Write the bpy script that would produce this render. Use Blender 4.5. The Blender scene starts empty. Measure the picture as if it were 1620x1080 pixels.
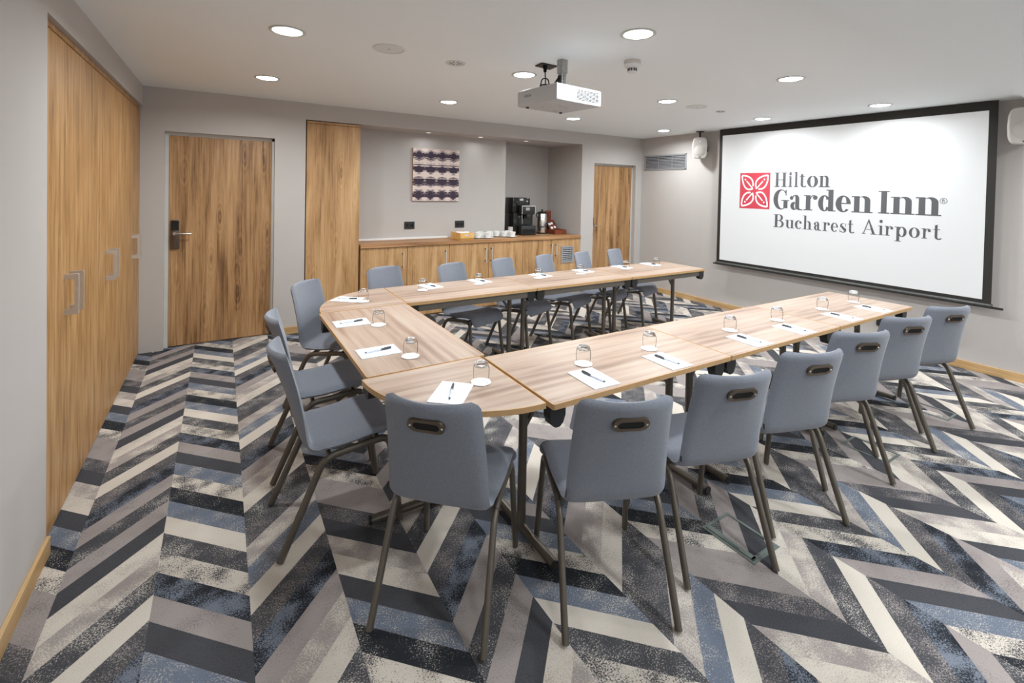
import bpy, bmesh, math, random
from mathutils import Vector, Matrix
random.seed(7)
S = bpy.context.scene
PI = math.pi

# ------------------------------------------------------------------ camera
cam_d = bpy.data.cameras.new('camera')
cam = bpy.data.objects.new('camera', cam_d)
S.collection.objects.link(cam)
yaw, pitch, roll = 0.5575747, -0.0175867, 0.0205818
cr = Vector((math.cos(yaw), -math.sin(yaw), 0)); cf = Vector((math.sin(yaw), math.cos(yaw), 0)); cu = Vector((0, 0, 1))
cf, cu = cf*math.cos(pitch)+cu*math.sin(pitch), cu*math.cos(pitch)-cf*math.sin(pitch)
cr, cu = cr*math.cos(roll)+cu*math.sin(roll), cu*math.cos(roll)-cr*math.sin(roll)
M = Matrix((cr, cu, -cf)).transposed().to_4x4()
M.translation = Vector((0.634109, 0, 1.62))
cam.matrix_world = M
cam_d.sensor_fit = 'HORIZONTAL'; cam_d.sensor_width = 36
cam_d.lens = 736.5317/1620*36
cam_d.shift_x = 0; cam_d.shift_y = (312.5133-540)/1620
cam_d.clip_start = 0.05; cam_d.clip_end = 60
S.camera = cam

# ------------------------------------------------------------------ world, exposure
w = bpy.data.worlds.new('world'); S.world = w; w.use_nodes = True
w.node_tree.nodes['Background'].inputs[0].default_value = (0.88, 0.95, 1, 1)
w.node_tree.nodes['Background'].inputs[1].default_value = 1.2
S.view_settings.view_transform = 'Standard'; S.view_settings.look = 'None'
S.view_settings.gamma = 1; S.view_settings.use_curve_mapping = False
S.view_settings.exposure = 0.2
LAMP_W = 15.2          # watts of each recessed ceiling light
LAMPS = [(.952, 3.03), (.952, 4.458), (2.638, 1.893), (2.636, 3.067), (2.636, 4.498), (4.352, 4.553), (4.352, 3.105),
         (4.362, 1.939), (6.077, 4.6), (6.064, 3.134), (6.095, 1.984)]
LAMPS_OUT = []
LAMPS_ADDED = [(2.64, .2), (4.36, .2), (6.09, .2), (.95, -1.2), (2.64, -1.2), (4.36, -1.2), (6.09, -1.2)]  # added lamps out of view, put in to brighten the room

# ------------------------------------------------------------------ materials
def srgb(r, g, b):
    f = lambda c: (c/255/12.92) if c/255 <= .04045 else ((c/255+.055)/1.055)**2.4
    return (f(r), f(g), f(b), 1)
def mat(name, col, rough=.5, metal=0, bump=0, bscale=200, var=0, vscale=8, spec=.5, emit=None, estr=0, sheen=0, detail=3, coord='Object', stretch=(1, 1, 1)):
    m = bpy.data.materials.new(name); m.use_nodes = True
    nt = m.node_tree; N = nt.nodes; L = nt.links; b = N['Principled BSDF']
    b.inputs['Base Color'].default_value = col; b.inputs['Roughness'].default_value = rough
    b.inputs['Metallic'].default_value = metal; b.inputs['Specular IOR Level'].default_value = spec
    if sheen: b.inputs['Sheen Weight'].default_value = sheen; b.inputs['Sheen Roughness'].default_value = .5
    if emit: b.inputs['Emission Color'].default_value = emit; b.inputs['Emission Strength'].default_value = estr
    tc = N.new('ShaderNodeTexCoord'); mp = N.new('ShaderNodeMapping'); mp.inputs['Scale'].default_value = stretch
    L.new(tc.outputs[coord], mp.inputs['Vector'])
    if var:
        n = N.new('ShaderNodeTexNoise'); n.inputs['Scale'].default_value = vscale; n.inputs['Detail'].default_value = detail
        L.new(mp.outputs[0], n.inputs['Vector'])
        r = N.new('ShaderNodeMapRange'); r.inputs[1].default_value = .3; r.inputs[2].default_value = .7
        r.inputs[3].default_value = 1-var; r.inputs[4].default_value = 1+var
        L.new(n.outputs[0], r.inputs[0])
        mx = N.new('ShaderNodeVectorMath'); mx.operation = 'SCALE'; mx.inputs[0].default_value = col[:3]
        L.new(r.outputs[0], mx.inputs['Scale']); L.new(mx.outputs[0], b.inputs['Base Color'])
    if bump:
        n2 = N.new('ShaderNodeTexNoise'); n2.inputs['Scale'].default_value = bscale; n2.inputs['Detail'].default_value = 2
        L.new(mp.outputs[0], n2.inputs['Vector'])
        bp = N.new('ShaderNodeBump'); bp.inputs['Strength'].default_value = bump; bp.inputs['Distance'].default_value = .002
        L.new(n2.outputs[0], bp.inputs['Height']); L.new(bp.outputs[0], b.inputs['Normal'])
    return m
def wood(name, cols, axis='Z', fine=1.0, rough=.45, coord='Object', rings=True, broad=1.0, loc=(0, 0, 0), bump=.15):
    """streaky veneer: cols = dark, mid, light"""
    m = bpy.data.materials.new(name); m.use_nodes = True
    nt = m.node_tree; N = nt.nodes; L = nt.links; b = N['Principled BSDF']; b.inputs['Roughness'].default_value = rough
    tc = N.new('ShaderNodeTexCoord')
    def mapped(long, cross):
        mp = N.new('ShaderNodeMapping')
        s = {'X': (long, cross, cross), 'Y': (cross, long, cross), 'Z': (cross, cross, long)}[axis]
        mp.inputs['Scale'].default_value = s; mp.inputs['Location'].default_value = loc
        L.new(tc.outputs[coord], mp.inputs['Vector']); return mp
    n1 = N.new('ShaderNodeTexNoise'); n1.inputs['Scale'].default_value = 1; n1.inputs['Detail'].default_value = 5; n1.inputs['Distortion'].default_value = .6
    L.new(mapped(.9*broad, 9*broad).outputs[0], n1.inputs['Vector'])
    n2 = N.new('ShaderNodeTexNoise'); n2.inputs['Scale'].default_value = 1; n2.inputs['Detail'].default_value = 4
    L.new(mapped(2.2*fine, 85*fine).outputs[0], n2.inputs['Vector'])
    n3 = N.new('ShaderNodeTexNoise'); n3.inputs['Scale'].default_value = 1; n3.inputs['Detail'].default_value = 2
    L.new(mapped(12*fine, 330*fine).outputs[0], n3.inputs['Vector'])
    a1 = N.new('ShaderNodeMath'); a1.operation = 'MULTIPLY_ADD'; L.new(n1.outputs[0], a1.inputs[0]); a1.inputs[1].default_value = 1.1
    a2 = N.new('ShaderNodeMath'); a2.operation = 'MULTIPLY_ADD'; L.new(n2.outputs[0], a2.inputs[0]); a2.inputs[1].default_value = .75
    a3 = N.new('ShaderNodeMath'); a3.operation = 'MULTIPLY_ADD'; L.new(n3.outputs[0], a3.inputs[0]); a3.inputs[1].default_value = .3; a3.inputs[2].default_value = -.575
    L.new(a3.outputs[0], a2.inputs[2]); L.new(a2.outputs[0], a1.inputs[2])
    fac = a1.outputs[0]
    if rings:   # knots
        v = N.new('ShaderNodeTexVoronoi'); v.inputs['Scale'].default_value = 1; v.inputs['Randomness'].default_value = 1
        L.new(mapped(1.6, 6.5).outputs[0], v.inputs['Vector'])
        r = N.new('ShaderNodeMapRange'); r.inputs[1].default_value = .02; r.inputs[2].default_value = .22; r.inputs[3].default_value = -.24; r.inputs[4].default_value = 0
        L.new(v.outputs['Distance'], r.inputs[0])
        wv = N.new('ShaderNodeMath'); wv.operation = 'SINE'; k = N.new('ShaderNodeMath'); k.operation = 'MULTIPLY'; k.inputs[1].default_value = 55
        L.new(v.outputs['Distance'], k.inputs[0]); L.new(k.outputs[0], wv.inputs[0])
        r2 = N.new('ShaderNodeMapRange'); r2.inputs[1].default_value = .1; r2.inputs[2].default_value = .42; r2.inputs[3].default_value = .09; r2.inputs[4].default_value = 0
        L.new(v.outputs['Distance'], r2.inputs[0])
        mm = N.new('ShaderNodeMath'); mm.operation = 'MULTIPLY'; L.new(wv.outputs[0], mm.inputs[0]); L.new(r2.outputs[0], mm.inputs[1])
        ad = N.new('ShaderNodeMath'); ad.operation = 'ADD'; L.new(fac, ad.inputs[0]); L.new(r.outputs[0], ad.inputs[1])
        ad2 = N.new('ShaderNodeMath'); ad2.operation = 'ADD'; L.new(ad.outputs[0], ad2.inputs[0]); L.new(mm.outputs[0], ad2.inputs[1]); fac = ad2.outputs[0]
    cr_ = N.new('ShaderNodeValToRGB'); e = cr_.color_ramp.elements
    e[0].position = .22; e[0].color = cols[0]; e[1].position = .78; e[1].color = cols[2]
    x = e.new(.48); x.color = cols[1]
    L.new(fac, cr_.inputs[0]); L.new(cr_.outputs[0], b.inputs['Base Color'])
    bp = N.new('ShaderNodeBump'); bp.inputs['Strength'].default_value = bump; bp.inputs['Distance'].default_value = .001
    L.new(n3.outputs[0], bp.inputs['Height']); L.new(bp.outputs[0], b.inputs['Normal'])
    return m

M_wall = mat('wall_paint', srgb(189, 183, 179), .75, bump=.08, bscale=350, var=.012, vscale=3, spec=.3)
M_ceil = mat('ceiling_paint', srgb(240, 245, 247), .8, bump=.04, bscale=200, spec=.2)
M_oak = wood('door_oak_veneer', (srgb(104, 72, 42), srgb(164, 124, 82), srgb(194, 154, 110)), 'Z')
M_oak2 = wood('wardrobe_oak_veneer', (srgb(130, 94, 54), srgb(174, 131, 82), srgb(196, 156, 108)), 'Z', fine=.8, rings=False, broad=2.6)
M_cab = wood('sideboard_oak_veneer', (srgb(132, 96, 58), srgb(184, 142, 96), srgb(206, 168, 122)), 'Z', fine=.9)
M_ctop = wood('worktop_oak', (srgb(120, 84, 52), srgb(170, 124, 82), srgb(196, 152, 108)), 'X', rings=False)
M_skirt = wood('skirting_oak', (srgb(174, 136, 88), srgb(198, 162, 114), srgb(210, 178, 134)), 'Y', rings=False)
M_skirtx = wood('skirting_oak_x', (srgb(174, 136, 88), srgb(198, 162, 114), srgb(210, 178, 134)), 'X', rings=False)
T_COLS = (srgb(140, 114, 98), srgb(171, 147, 130), srgb(185, 166, 151))
M_table = wood('table_walnut_laminate', T_COLS, 'X', fine=.35, rough=.38, rings=False, broad=1.15, bump=.03)
M_table2 = wood('table_walnut_laminate_across', T_COLS, 'Y', fine=.35, rough=.38, rings=False, broad=1.15, bump=.03)
M_band = mat('golden_edge_band', srgb(190, 152, 106), .45, var=.06, vscale=30)
M_metal = mat('bronze_grey_metal', srgb(104, 97, 88), .36, metal=.5, var=.04, vscale=20)
M_rail = mat('grey_brown_rail', srgb(104, 98, 90), .5, metal=.3, var=.04, vscale=20)
M_black = mat('black_plastic', srgb(34, 34, 33), .45, bump=.1, bscale=120)
M_gloss = mat('glossy_black', srgb(20, 21, 21), .15, var=.1, vscale=10)
M_dark = mat('recess_shade', srgb(16, 15, 14), .9, var=.1)  # near-black that paints in the shade of openings, slots and gaps
M_fabric = mat('blue_grey_fabric', srgb(124, 128, 138), .95, bump=.5, bscale=420, var=.1, vscale=160, spec=.15, sheen=.25, detail=4)
M_plate = mat('bronze_plate', srgb(112, 100, 88), .35, metal=.8, var=.04)
M_chrome = mat('brushed_steel', srgb(215, 212, 208), .22, metal=.95, var=.04, vscale=40)
M_bright = mat('satin_steel', srgb(222, 222, 222), .35, metal=.35, var=.02)
M_screw = mat('screw_steel', srgb(225, 225, 222), .3, metal=.6)
M_white = mat('white_plastic', srgb(228, 228, 228), .4, bump=.02, bscale=300)
M_proj = mat('projector_plastic', srgb(188, 189, 191), .5, bump=.02, bscale=300)
M_cable = mat('matte_black_cable', srgb(30, 30, 30), .9, spec=.1, var=.05)
M_cgrille = mat('ceiling_fitting_white', srgb(222, 224, 224), .7, var=.02, vscale=60)
M_whitem = mat('warm_white_plastic', srgb(208, 202, 196), .5, bump=.05, bscale=500)
M_alu = mat('brushed_nickel', srgb(208, 200, 192), .38, metal=.55, var=.03, vscale=50)
M_paper = mat('notepad_paper', srgb(236, 242, 248), .8, bump=.03, bscale=150)
M_coast = mat('white_coaster_paper', srgb(240, 240, 242), .85, bump=.25, bscale=70)
M_porc = mat('white_porcelain', srgb(236, 236, 234), .2, var=.01)
M_frame = mat('pale_grey_metal_frame', srgb(196, 195, 190), .5, var=.03)
M_greym = mat('grey_painted_metal', srgb(158, 158, 162), .45, metal=.2, var=.03)
M_green = mat('grey_floorbox_frame', srgb(112, 120, 116), .5, metal=.2, var=.05, vscale=30)
M_bamboo = wood('bamboo', (srgb(196, 140, 66), srgb(222, 170, 92), srgb(236, 192, 120)), 'X', rings=False)
M_mahog = wood('mahogany', (srgb(70, 30, 16), srgb(112, 52, 28), srgb(146, 76, 42)), 'X', rings=False)
M_zinc = mat('galvanised_steel', srgb(168, 168, 166), .4, metal=.7, var=.12, vscale=60)
M_screenf = mat('screen_border', srgb(38, 34, 30), .6, bump=.05)
M_case = mat('screen_case', srgb(62, 62, 60), .4, metal=.3, var=.04)
M_scr = mat('glowing_screen_fabric', srgb(184, 185, 186), .7, emit=(1, 1, .99, 1), estr=.24, bump=.02)  # weak glow stands in for the projector's light on the fabric
M_text = mat('grey_print', srgb(86, 86, 89), .8, var=.01)
M_red = mat('red_print', srgb(196, 62, 76), .8, var=.01)
M_wprint = mat('glowing_white_print', srgb(246, 246, 246), .8, emit=(1, 1, 1, 1), estr=.2, var=.01)  # slight glow put in, like the screen around it
M_lamp = mat('lamp_diffuser', (1, 1, 1, 1), .5, emit=(.93, 1, 1, 1), estr=14, var=.001)
M_lamp2 = mat('spot_diffuser', (1, .95, .9, 1), .5, emit=(1, .96, .9, 1), estr=1.2, var=.001)
M_label = mat('dark_print', srgb(80, 80, 82), .7, var=.01)
def glassy(name, ior_mix, tint):
    m = bpy.data.materials.new(name); m.use_nodes = True; N = m.node_tree.nodes; L = m.node_tree.links
    N.remove(N['Principled BSDF']); o = N['Material Output']
    t = N.new('ShaderNodeBsdfTransparent'); t.inputs[0].default_value = tint
    g = N.new('ShaderNodeBsdfGlossy'); g.inputs['Roughness'].default_value = .03; g.inputs[0].default_value = (1, 1, 1, 1)
    lw = N.new('ShaderNodeLayerWeight'); lw.inputs[0].default_value = ior_mix
    mx = N.new('ShaderNodeMixShader'); L.new(lw.outputs['Fresnel'], mx.inputs[0]); L.new(t.outputs[0], mx.inputs[1]); L.new(g.outputs[0], mx.inputs[2])
    L.new(mx.outputs[0], o.inputs[0]); return m
M_glass = glassy('clear_glass', .06, (.965, .965, .96, 1))
def realglass():
    m = bpy.data.materials.new('thick_glass'); m.use_nodes = True; b = m.node_tree.nodes['Principled BSDF']
    b.inputs['Base Color'].default_value = (1, 1, 1, 1); b.inputs['Roughness'].default_value = .02; b.inputs['IOR'].default_value = 1.45
    b.inputs['Transmission Weight'].default_value = 1; return m
M_tglass = realglass()
M_clear = mat('frosted_pen_plastic', srgb(206, 212, 222), .25, var=.01)

# carpet: faces carry an integer-like 'kind' and a 'seed'; stripes of solid, mottled or speckled yarn
def carpet_mat():
    m = bpy.data.materials.new('chevron_carpet'); m.use_nodes = True
    nt = m.node_tree; N = nt.nodes; L = nt.links; b = N['Principled BSDF']; b.inputs['Roughness'].default_value = 1; b.inputs['Specular IOR Level'].default_value = .08
    geo = N.new('ShaderNodeNewGeometry')
    def attr(n):
        a = N.new('ShaderNodeAttribute'); a.attribute_name = n; return a
    ca, cb, pr = attr('yarn_a'), attr('yarn_b'), attr('yarn_mix')
    def noise(sc, det, off=(0, 0, 0), rough=.5):
        mp = N.new('ShaderNodeMapping'); mp.inputs['Location'].default_value = off; L.new(geo.outputs['Position'], mp.inputs[0])
        n = N.new('ShaderNodeTexNoise'); n.inputs['Scale'].default_value = sc; n.inputs['Detail'].default_value = det; n.inputs['Roughness'].default_value = rough
        L.new(mp.outputs[0], n.inputs['Vector']); return n.outputs[0]
    nb = noise(9, 3); ns = noise(170, 4, (3, 1, 0), .8); nf = noise(420, 1, (0, 5, 0)); nm = noise(2.4, 2, (9, 2, 1))
    # threshold = mix amount + slow drift, compared with fine speckle
    def mth(op, a, b_, c=None):
        n = N.new('ShaderNodeMath'); n.operation = op
        for i, v in enumerate((a, b_, c)):
            if v is None: continue
            if isinstance(v, (int, float)): n.inputs[i].default_value = v
            else: L.new(v, n.inputs[i])
        return n.outputs[0]
    sep = N.new('ShaderNodeSeparateColor'); L.new(pr.outputs['Color'], sep.inputs[0])
    amount, hard, drift = sep.outputs[0], sep.outputs[1], sep.outputs[2]
    d = mth('MULTIPLY', mth('SUBTRACT', nb, .5), drift)                 # slow drift
    thr = mth('ADD', amount, mth('MULTIPLY', d, 2.3))
    x = mth('SUBTRACT', thr, mth('MULTIPLY_ADD', mth('SUBTRACT', ns, .5), 2.6, .5))
    f = mth('MULTIPLY_ADD', x, mth('MULTIPLY_ADD', hard, 9.0, 1.0), .5)
    cl = N.new('ShaderNodeClamp'); L.new(f, cl.inputs[0])
    mx = N.new('ShaderNodeMix'); mx.data_type = 'RGBA'; L.new(cl.outputs[0], mx.inputs[0]); L.new(ca.outputs['Color'], mx.inputs[6]); L.new(cb.outputs['Color'], mx.inputs[7])
    v = mth('ADD', mth('MULTIPLY_ADD', nf, .7, .65), mth('MULTIPLY_ADD', nm, .3, -.15))
    sc = N.new('ShaderNodeVectorMath'); sc.operation = 'SCALE'; L.new(mx.outputs[2], sc.inputs[0]); L.new(v, sc.inputs['Scale'])
    L.new(sc.outputs[0], b.inputs['Base Color'])
    bp = N.new('ShaderNodeBump'); bp.inputs['Strength'].default_value = .5; bp.inputs['Distance'].default_value = .004
    L.new(nf, bp.inputs['Height']); L.new(bp.outputs[0], b.inputs['Normal'])
    return m
M_carpet = carpet_mat()

# ------------------------------------------------------------------ mesh helpers
class MB:
    def __init__(s): s.v = []; s.f = []; s.m = []
    def add(s, vs, fs, mi=0, X=None):
        o = len(s.v)
        s.v += [tuple(X @ Vector(p)) if X else tuple(p) for p in vs]
        s.f += [tuple(i+o for i in f) for f in fs]; s.m += [mi]*len(fs); return s
    def box(s, x0, x1, y0, y1, z0, z1, mi=0, X=None, bev=0):
        if bev:
            bm = bmesh.new(); bmesh.ops.create_cube(bm, size=1)
            for v in bm.verts: v.co = Vector(((x0+x1)/2+v.co.x*(x1-x0), (y0+y1)/2+v.co.y*(y1-y0), (z0+z1)/2+v.co.z*(z1-z0)))
            bmesh.ops.bevel(bm, geom=bm.edges[:], offset=bev, segments=2, affect='EDGES', profile=.5)
            bm.verts.index_update()
            s.add([v.co[:] for v in bm.verts], [[v.index for v in f.verts] for f in bm.faces], mi, X); bm.free(); return s
        v = [(x, y, z) for z in (z0, z1) for y in (y0, y1) for x in (x0, x1)]
        return s.add(v, [(0, 2, 3, 1), (4, 5, 7, 6), (0, 1, 5, 4), (2, 6, 7, 3), (0, 4, 6, 2), (1, 3, 7, 5)], mi, X)
    def tube(s, pts, r, n=10, mi=0, X=None, flat=1.0, up=None, caps=True):
        """swept tube; r scalar or list; flat = thickness ratio across 'up'"""
        P = [Vector(p) for p in pts]; k = len(P); rs = r if isinstance(r, (list, tuple)) else [r]*k
        vs = []; fs = []; ref = Vector(up) if up else None
        for i, p in enumerate(P):
            t = (P[min(i+1, k-1)]-P[max(i-1, 0)]).normalized()
            if ref is None: ref = Vector((0, 0, 1)) if abs(t.z) < .9 else Vector((1, 0, 0))
            a = (ref-t*ref.dot(t)).normalized(); b_ = t.cross(a)
            if not up: ref = a
            for j in range(n):
                th = 2*PI*j/n
                vs.append(p+a*math.cos(th)*rs[i]*flat+b_*math.sin(th)*rs[i])
        for i in range(k-1):
            for j in range(n):
                fs.append((i*n+j, i*n+(j+1) % n, (i+1)*n+(j+1) % n, (i+1)*n+j))
        if caps: fs.append(tuple(range(n-1, -1, -1))); fs.append(tuple((k-1)*n+j for j in range(n)))
        return s.add(vs, fs, mi, X)
    def lathe(s, prof, n=24, c=(0, 0, 0), mi=0, X=None, closed=False):
        vs = []; fs = []; k = len(prof)
        for (r, z) in prof:
            for j in range(n): vs.append((c[0]+r*math.cos(2*PI*j/n), c[1]+r*math.sin(2*PI*j/n), c[2]+z))
        for i in range(k-1+(1 if closed else 0)):
            for j in range(n):
                a, b_ = i % k, (i+1) % k
                fs.append((a*n+j, a*n+(j+1) % n, b_*n+(j+1) % n, b_*n+j))
        if not closed:
            if prof[0][0] > 1e-5: fs.append(tuple(range(n-1, -1, -1)))
            if prof[-1][0] > 1e-5: fs.append(tuple((k-1)*n+j for j in range(n)))
        return s.add(vs, fs, mi, X)
    def prism(s, poly, z0, z1, mi=0, X=None):
        n = len(poly)
        vs = [(x, y, z0) for x, y in poly]+[(x, y, z1) for x, y in poly]
        fs = [tuple(range(n-1, -1, -1)), tuple(range(n, 2*n))]+[(i, (i+1) % n, n+(i+1) % n, n+i) for i in range(n)]
        return s.add(vs, fs, mi, X)
    def ring(s, outer, inner, z0, z1, mi=0, X=None):
        n = len(outer)
        vs = [(x, y, z) for z in (z0, z1) for P in (outer, inner) for x, y in P]
        fs = []
        for i in range(n):
            j = (i+1) % n
            fs += [(2*n+i, 2*n+j, 3*n+j, 3*n+i), (i, n+i, n+j, j), (i, j, 2*n+j, 2*n+i), (n+i, 3*n+i, 3*n+j, n+j)]
        return s.add(vs, fs, mi, X)
    def build(s, name, mats, parent=None, smooth=False, loc=None, rot=None, angle=.6):
        me = bpy.data.meshes.new(name); me.from_pydata(s.v, [], s.f)
        if not isinstance(mats, (list, tuple)): mats = [mats]
        for mm in mats: me.materials.append(mm)
        me.polygons.foreach_set('material_index', s.m)
        bm = bmesh.new(); bm.from_mesh(me); bmesh.ops.recalc_face_normals(bm, faces=bm.faces[:])
        if smooth:
            for f in bm.faces: f.smooth = True
            for e in bm.edges:
                if len(e.link_faces) == 2 and e.calc_face_angle(0) > angle: e.smooth = False
        bm.to_mesh(me); bm.free()
        o = bpy.data.objects.new(name, me); S.collection.objects.link(o)
        if parent: o.parent = parent
        if loc: o.location = loc
        if rot: o.rotation_euler = rot
        return o
def tag(o, label, cat, group=None):
    o['label'] = label; o['category'] = cat
    if group: o['group'] = group
    return o
def thing(name, label, cat, loc=(0, 0, 0), rz=0, group=None):
    o = bpy.data.objects.new(name, None); S.collection.objects.link(o); o.empty_display_size = .1
    o.location = loc; o.rotation_euler = (0, 0, rz); return tag(o, label, cat, group)
def struct(o): o['kind'] = 'structure'; return o
def dup(root, loc, rz, label, group=None):
    r = root.copy(); S.collection.objects.link(r); r.location = loc; r.rotation_euler = (0, 0, rz)
    r['label'] = label
    if group: r['group'] = group
    for ch in list(root.children):
        c = ch.copy(); S.collection.objects.link(c); c.parent = r
        for g in list(ch.children):
            d = g.copy(); S.collection.objects.link(d); d.parent = c
    return r
def circ(cx, cy, r, n=24, a0=0, a1=2*PI, ry=None):
    ry = ry or r
    return [(cx+r*math.cos(a0+(a1-a0)*i/n), cy+ry*math.sin(a0+(a1-a0)*i/n)) for i in range(n)]

# ------------------------------------------------------------------ dimensions
XR, YB, H = 6.67, 5.544, 2.52
YN = -2.6                      # wall behind the camera
NT = 2.34                      # niche head
CN0 = 2.742                    # wardrobe recess start
YS, YD, XD = 5.97, 6.43, 4.235 # shallow niche back, deep niche back, step

# ------------------------------------------------------------------ floor (carpet)
COLW, L0 = .3205, .099
def P_(r, g, b): return srgb(r, g, b)
CREAM, GREIGE, TAUPE, CHAR, INK, BLUE, PALE, SLATE = P_(205, 196, 185), P_(154, 145, 142), P_(110, 105, 107), P_(74, 74, 78), P_(44, 46, 51), P_(104, 112, 126), P_(190, 184, 177), P_(116, 122, 134)
KINDS = {  # yarn a, yarn b, (mix, hardness, drift)
    'W': (CREAM, GREIGE, (.06, .2, .4)), 'w': (CREAM, GREIGE, (.30, .15, .6)), 'G': (GREIGE, TAUPE, (.22, .15, .5)),
    'g': (GREIGE, CREAM, (.38, .15, .7)), 'C': (CHAR, INK, (.2, .1, .2)), 'T': (CHAR, GREIGE, (.36, .5, .4)),
    'K': (INK, PALE, (.20, .7, .4)), 'S': (CHAR, PALE, (.30, .7, .45)), 's': (CREAM, CHAR, (.42, .7, .6)),
    'B': (BLUE, PALE, (.30, .5, .45)), 'D': (INK, SLATE, (.44, .65, .7))}
# the woven repeat: four columns of ten stripes, each listed from its far edge toward the camera
UNIT = .1281
REPEAT = {0: (2.451, 'CwgSWTDGSG'), 1: (2.765, 'WSsDGCBsKB'), 2: (3.371, 'WTDGgwSTgB'), 3: (1.995, 'CBKsGGTCgw')}
def carpet():
    vs = []; fs = []; kinds = []
    for c in range(-1, 22):
        x0 = L0+COLW*c; x1 = x0+COLW
        x0c, x1c = max(x0, -.05), min(x1, XR)
        if x0c >= x1c: continue
        s = 1 if c % 2 == 0 else -1
        top, seq = REPEAT[c % 4]
        for i in range(-40, 60):
            hi = top-i*UNIT; lo = hi-UNIT; k = seq[i % 10]
            q = []
            for x, yy in ((x0c, lo), (x1c, lo), (x1c, hi), (x0c, hi)):
                q.append((x, yy+s*(x-x0), 0))
            if max(p[1] for p in q) < YN or min(p[1] for p in q) > YB+.3: continue
            o = len(vs); vs += q; fs.append((o, o+1, o+2, o+3)); kinds.append(k)
    me = bpy.data.meshes.new('floor'); me.from_pydata(vs, [], fs); me.materials.append(M_carpet)
    for nm, f in (('yarn_a', lambda k: KINDS[k][0]), ('yarn_b', lambda k: KINDS[k][1]), ('yarn_mix', lambda k: (*KINDS[k][2], 1))):
        a = me.attributes.new(nm, 'FLOAT_COLOR', 'CORNER')
        dat = []
        for k in kinds: dat += list(f(k))*4
        a.data.foreach_set('color', dat)
    o = bpy.data.objects.new('floor', me); S.collection.objects.link(o); struct(o); return o
carpet()

# ------------------------------------------------------------------ walls and ceiling
m = MB()
m.box(-.3, 0, YN, CN0, 0, H+.1); m.box(-.3, 0, CN0, YB, 2.333, H+.1); m.box(-.75, -.65, CN0-.1, YB, 0, H)
struct(m.build('wall_left', M_wall))
m = MB()
D1 = (.165, 1.11, 2.11); D2 = (5.607, 6.53, 2.062)
m.box(-.75, D1[0], YB, YB+.25, 0, H+.1); m.box(D1[0], D1[1], YB, YB+.25, D1[2], H+.1); m.box(D1[1], 1.412, YB, YB+.25, 0, H+.1)
m.box(1.412, 5.355, YB, YB+.06, NT, H+.1); m.box(5.355, D2[0], YB, YD+.1, 0, H+.1); m.box(D2[0], D2[1], YB, YB+.25, D2[2], H+.1); m.box(D2[1], XR+.2, YB, YB+.25, 0, H+.1)
m.box(1.30, 1.412, YB+.2, YD+.1, 0, H)      # side of the recess
m.box(1.412, XD, YS, YD+.1, 0, H); m.box(XD, 5.355, YD, YD+.1, 0, H)
m.box(1.412, 5.355, YB+.06, YD+.1, NT, NT+.1)     # head of the recess
m.box(D1[0], D1[1], YB+.2, YB+.3, 0, 2.2); m.box(D2[0], D2[1], YB+.2, YB+.3, 0, 2.2)
struct(m.build('wall_back', M_wall))
struct(MB().box(XR, XR+.2, YN, YB+.3, 0, H+.1).build('wall_right', M_wall))
m = MB(); WX0, WX1, WZ0, WZ1 = .9, 5.8, .75, 2.15
m.box(-.3, WX0, YN-.2, YN, 0, H+.1); m.box(WX1, XR+.2, YN-.2, YN, 0, H+.1); m.box(WX0, WX1, YN-.2, YN, 0, WZ0); m.box(WX0, WX1, YN-.2, YN, WZ1, H+.1)
struct(m.build('wall_front', M_wall))
m = MB()
for xx in (WX0, 2.5, 4.15, WX1-.05): m.box(xx, xx+.05, YN-.12, YN-.06, WZ0, WZ1)
m.box(WX0, WX1, YN-.12, YN-.06, WZ0, WZ0+.05); m.box(WX0, WX1, YN-.12, YN-.06, WZ1-.05, WZ1)
struct(m.build('added_window_1', M_frame))  # unseen window, added behind the camera for soft daylight
pd = bpy.data.lights.new('added_window_portal', 'AREA'); pd.shape = 'RECTANGLE'; pd.size = WX1-WX0; pd.size_y = WZ1-WZ0; pd.cycles.is_portal = True  # portal guiding daylight through the added window
po = bpy.data.objects.new('added_window_portal', pd); S.collection.objects.link(po); po.location = ((WX0+WX1)/2, YN-.15, (WZ0+WZ1)/2); po.rotation_euler = (PI/2, 0, 0)
m = MB().box(-.3, XR+.2, .99, YB+.1, H, H+.12); m.box(-.3, XR+.2, YN-.2, .99, 2.42, H+.12)
struct(m.build('ceiling', M_ceil))
# skirting boards
def skirt(name, x0, x1, y0, y1, mt):
    struct(MB().box(x0, x1, y0, y1, 0, .078, bev=.003).build(name, mt))
skirt('baseboard_left', 0, .016, YN, CN0-.004, M_skirt)
skirt('baseboard_right', XR-.016, XR, YN, YB-.016, M_skirt)
skirt('baseboard_back', D1[1]+.01, 1.408, YB-.016, YB, M_skirtx)
skirt('baseboard_back.001', 5.365, D2[0]-.01, YB-.016, YB, M_skirtx)
skirt('baseboard_back.002', D2[1]+.01, XR-.016, YB-.016, YB, M_skirtx)

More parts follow.
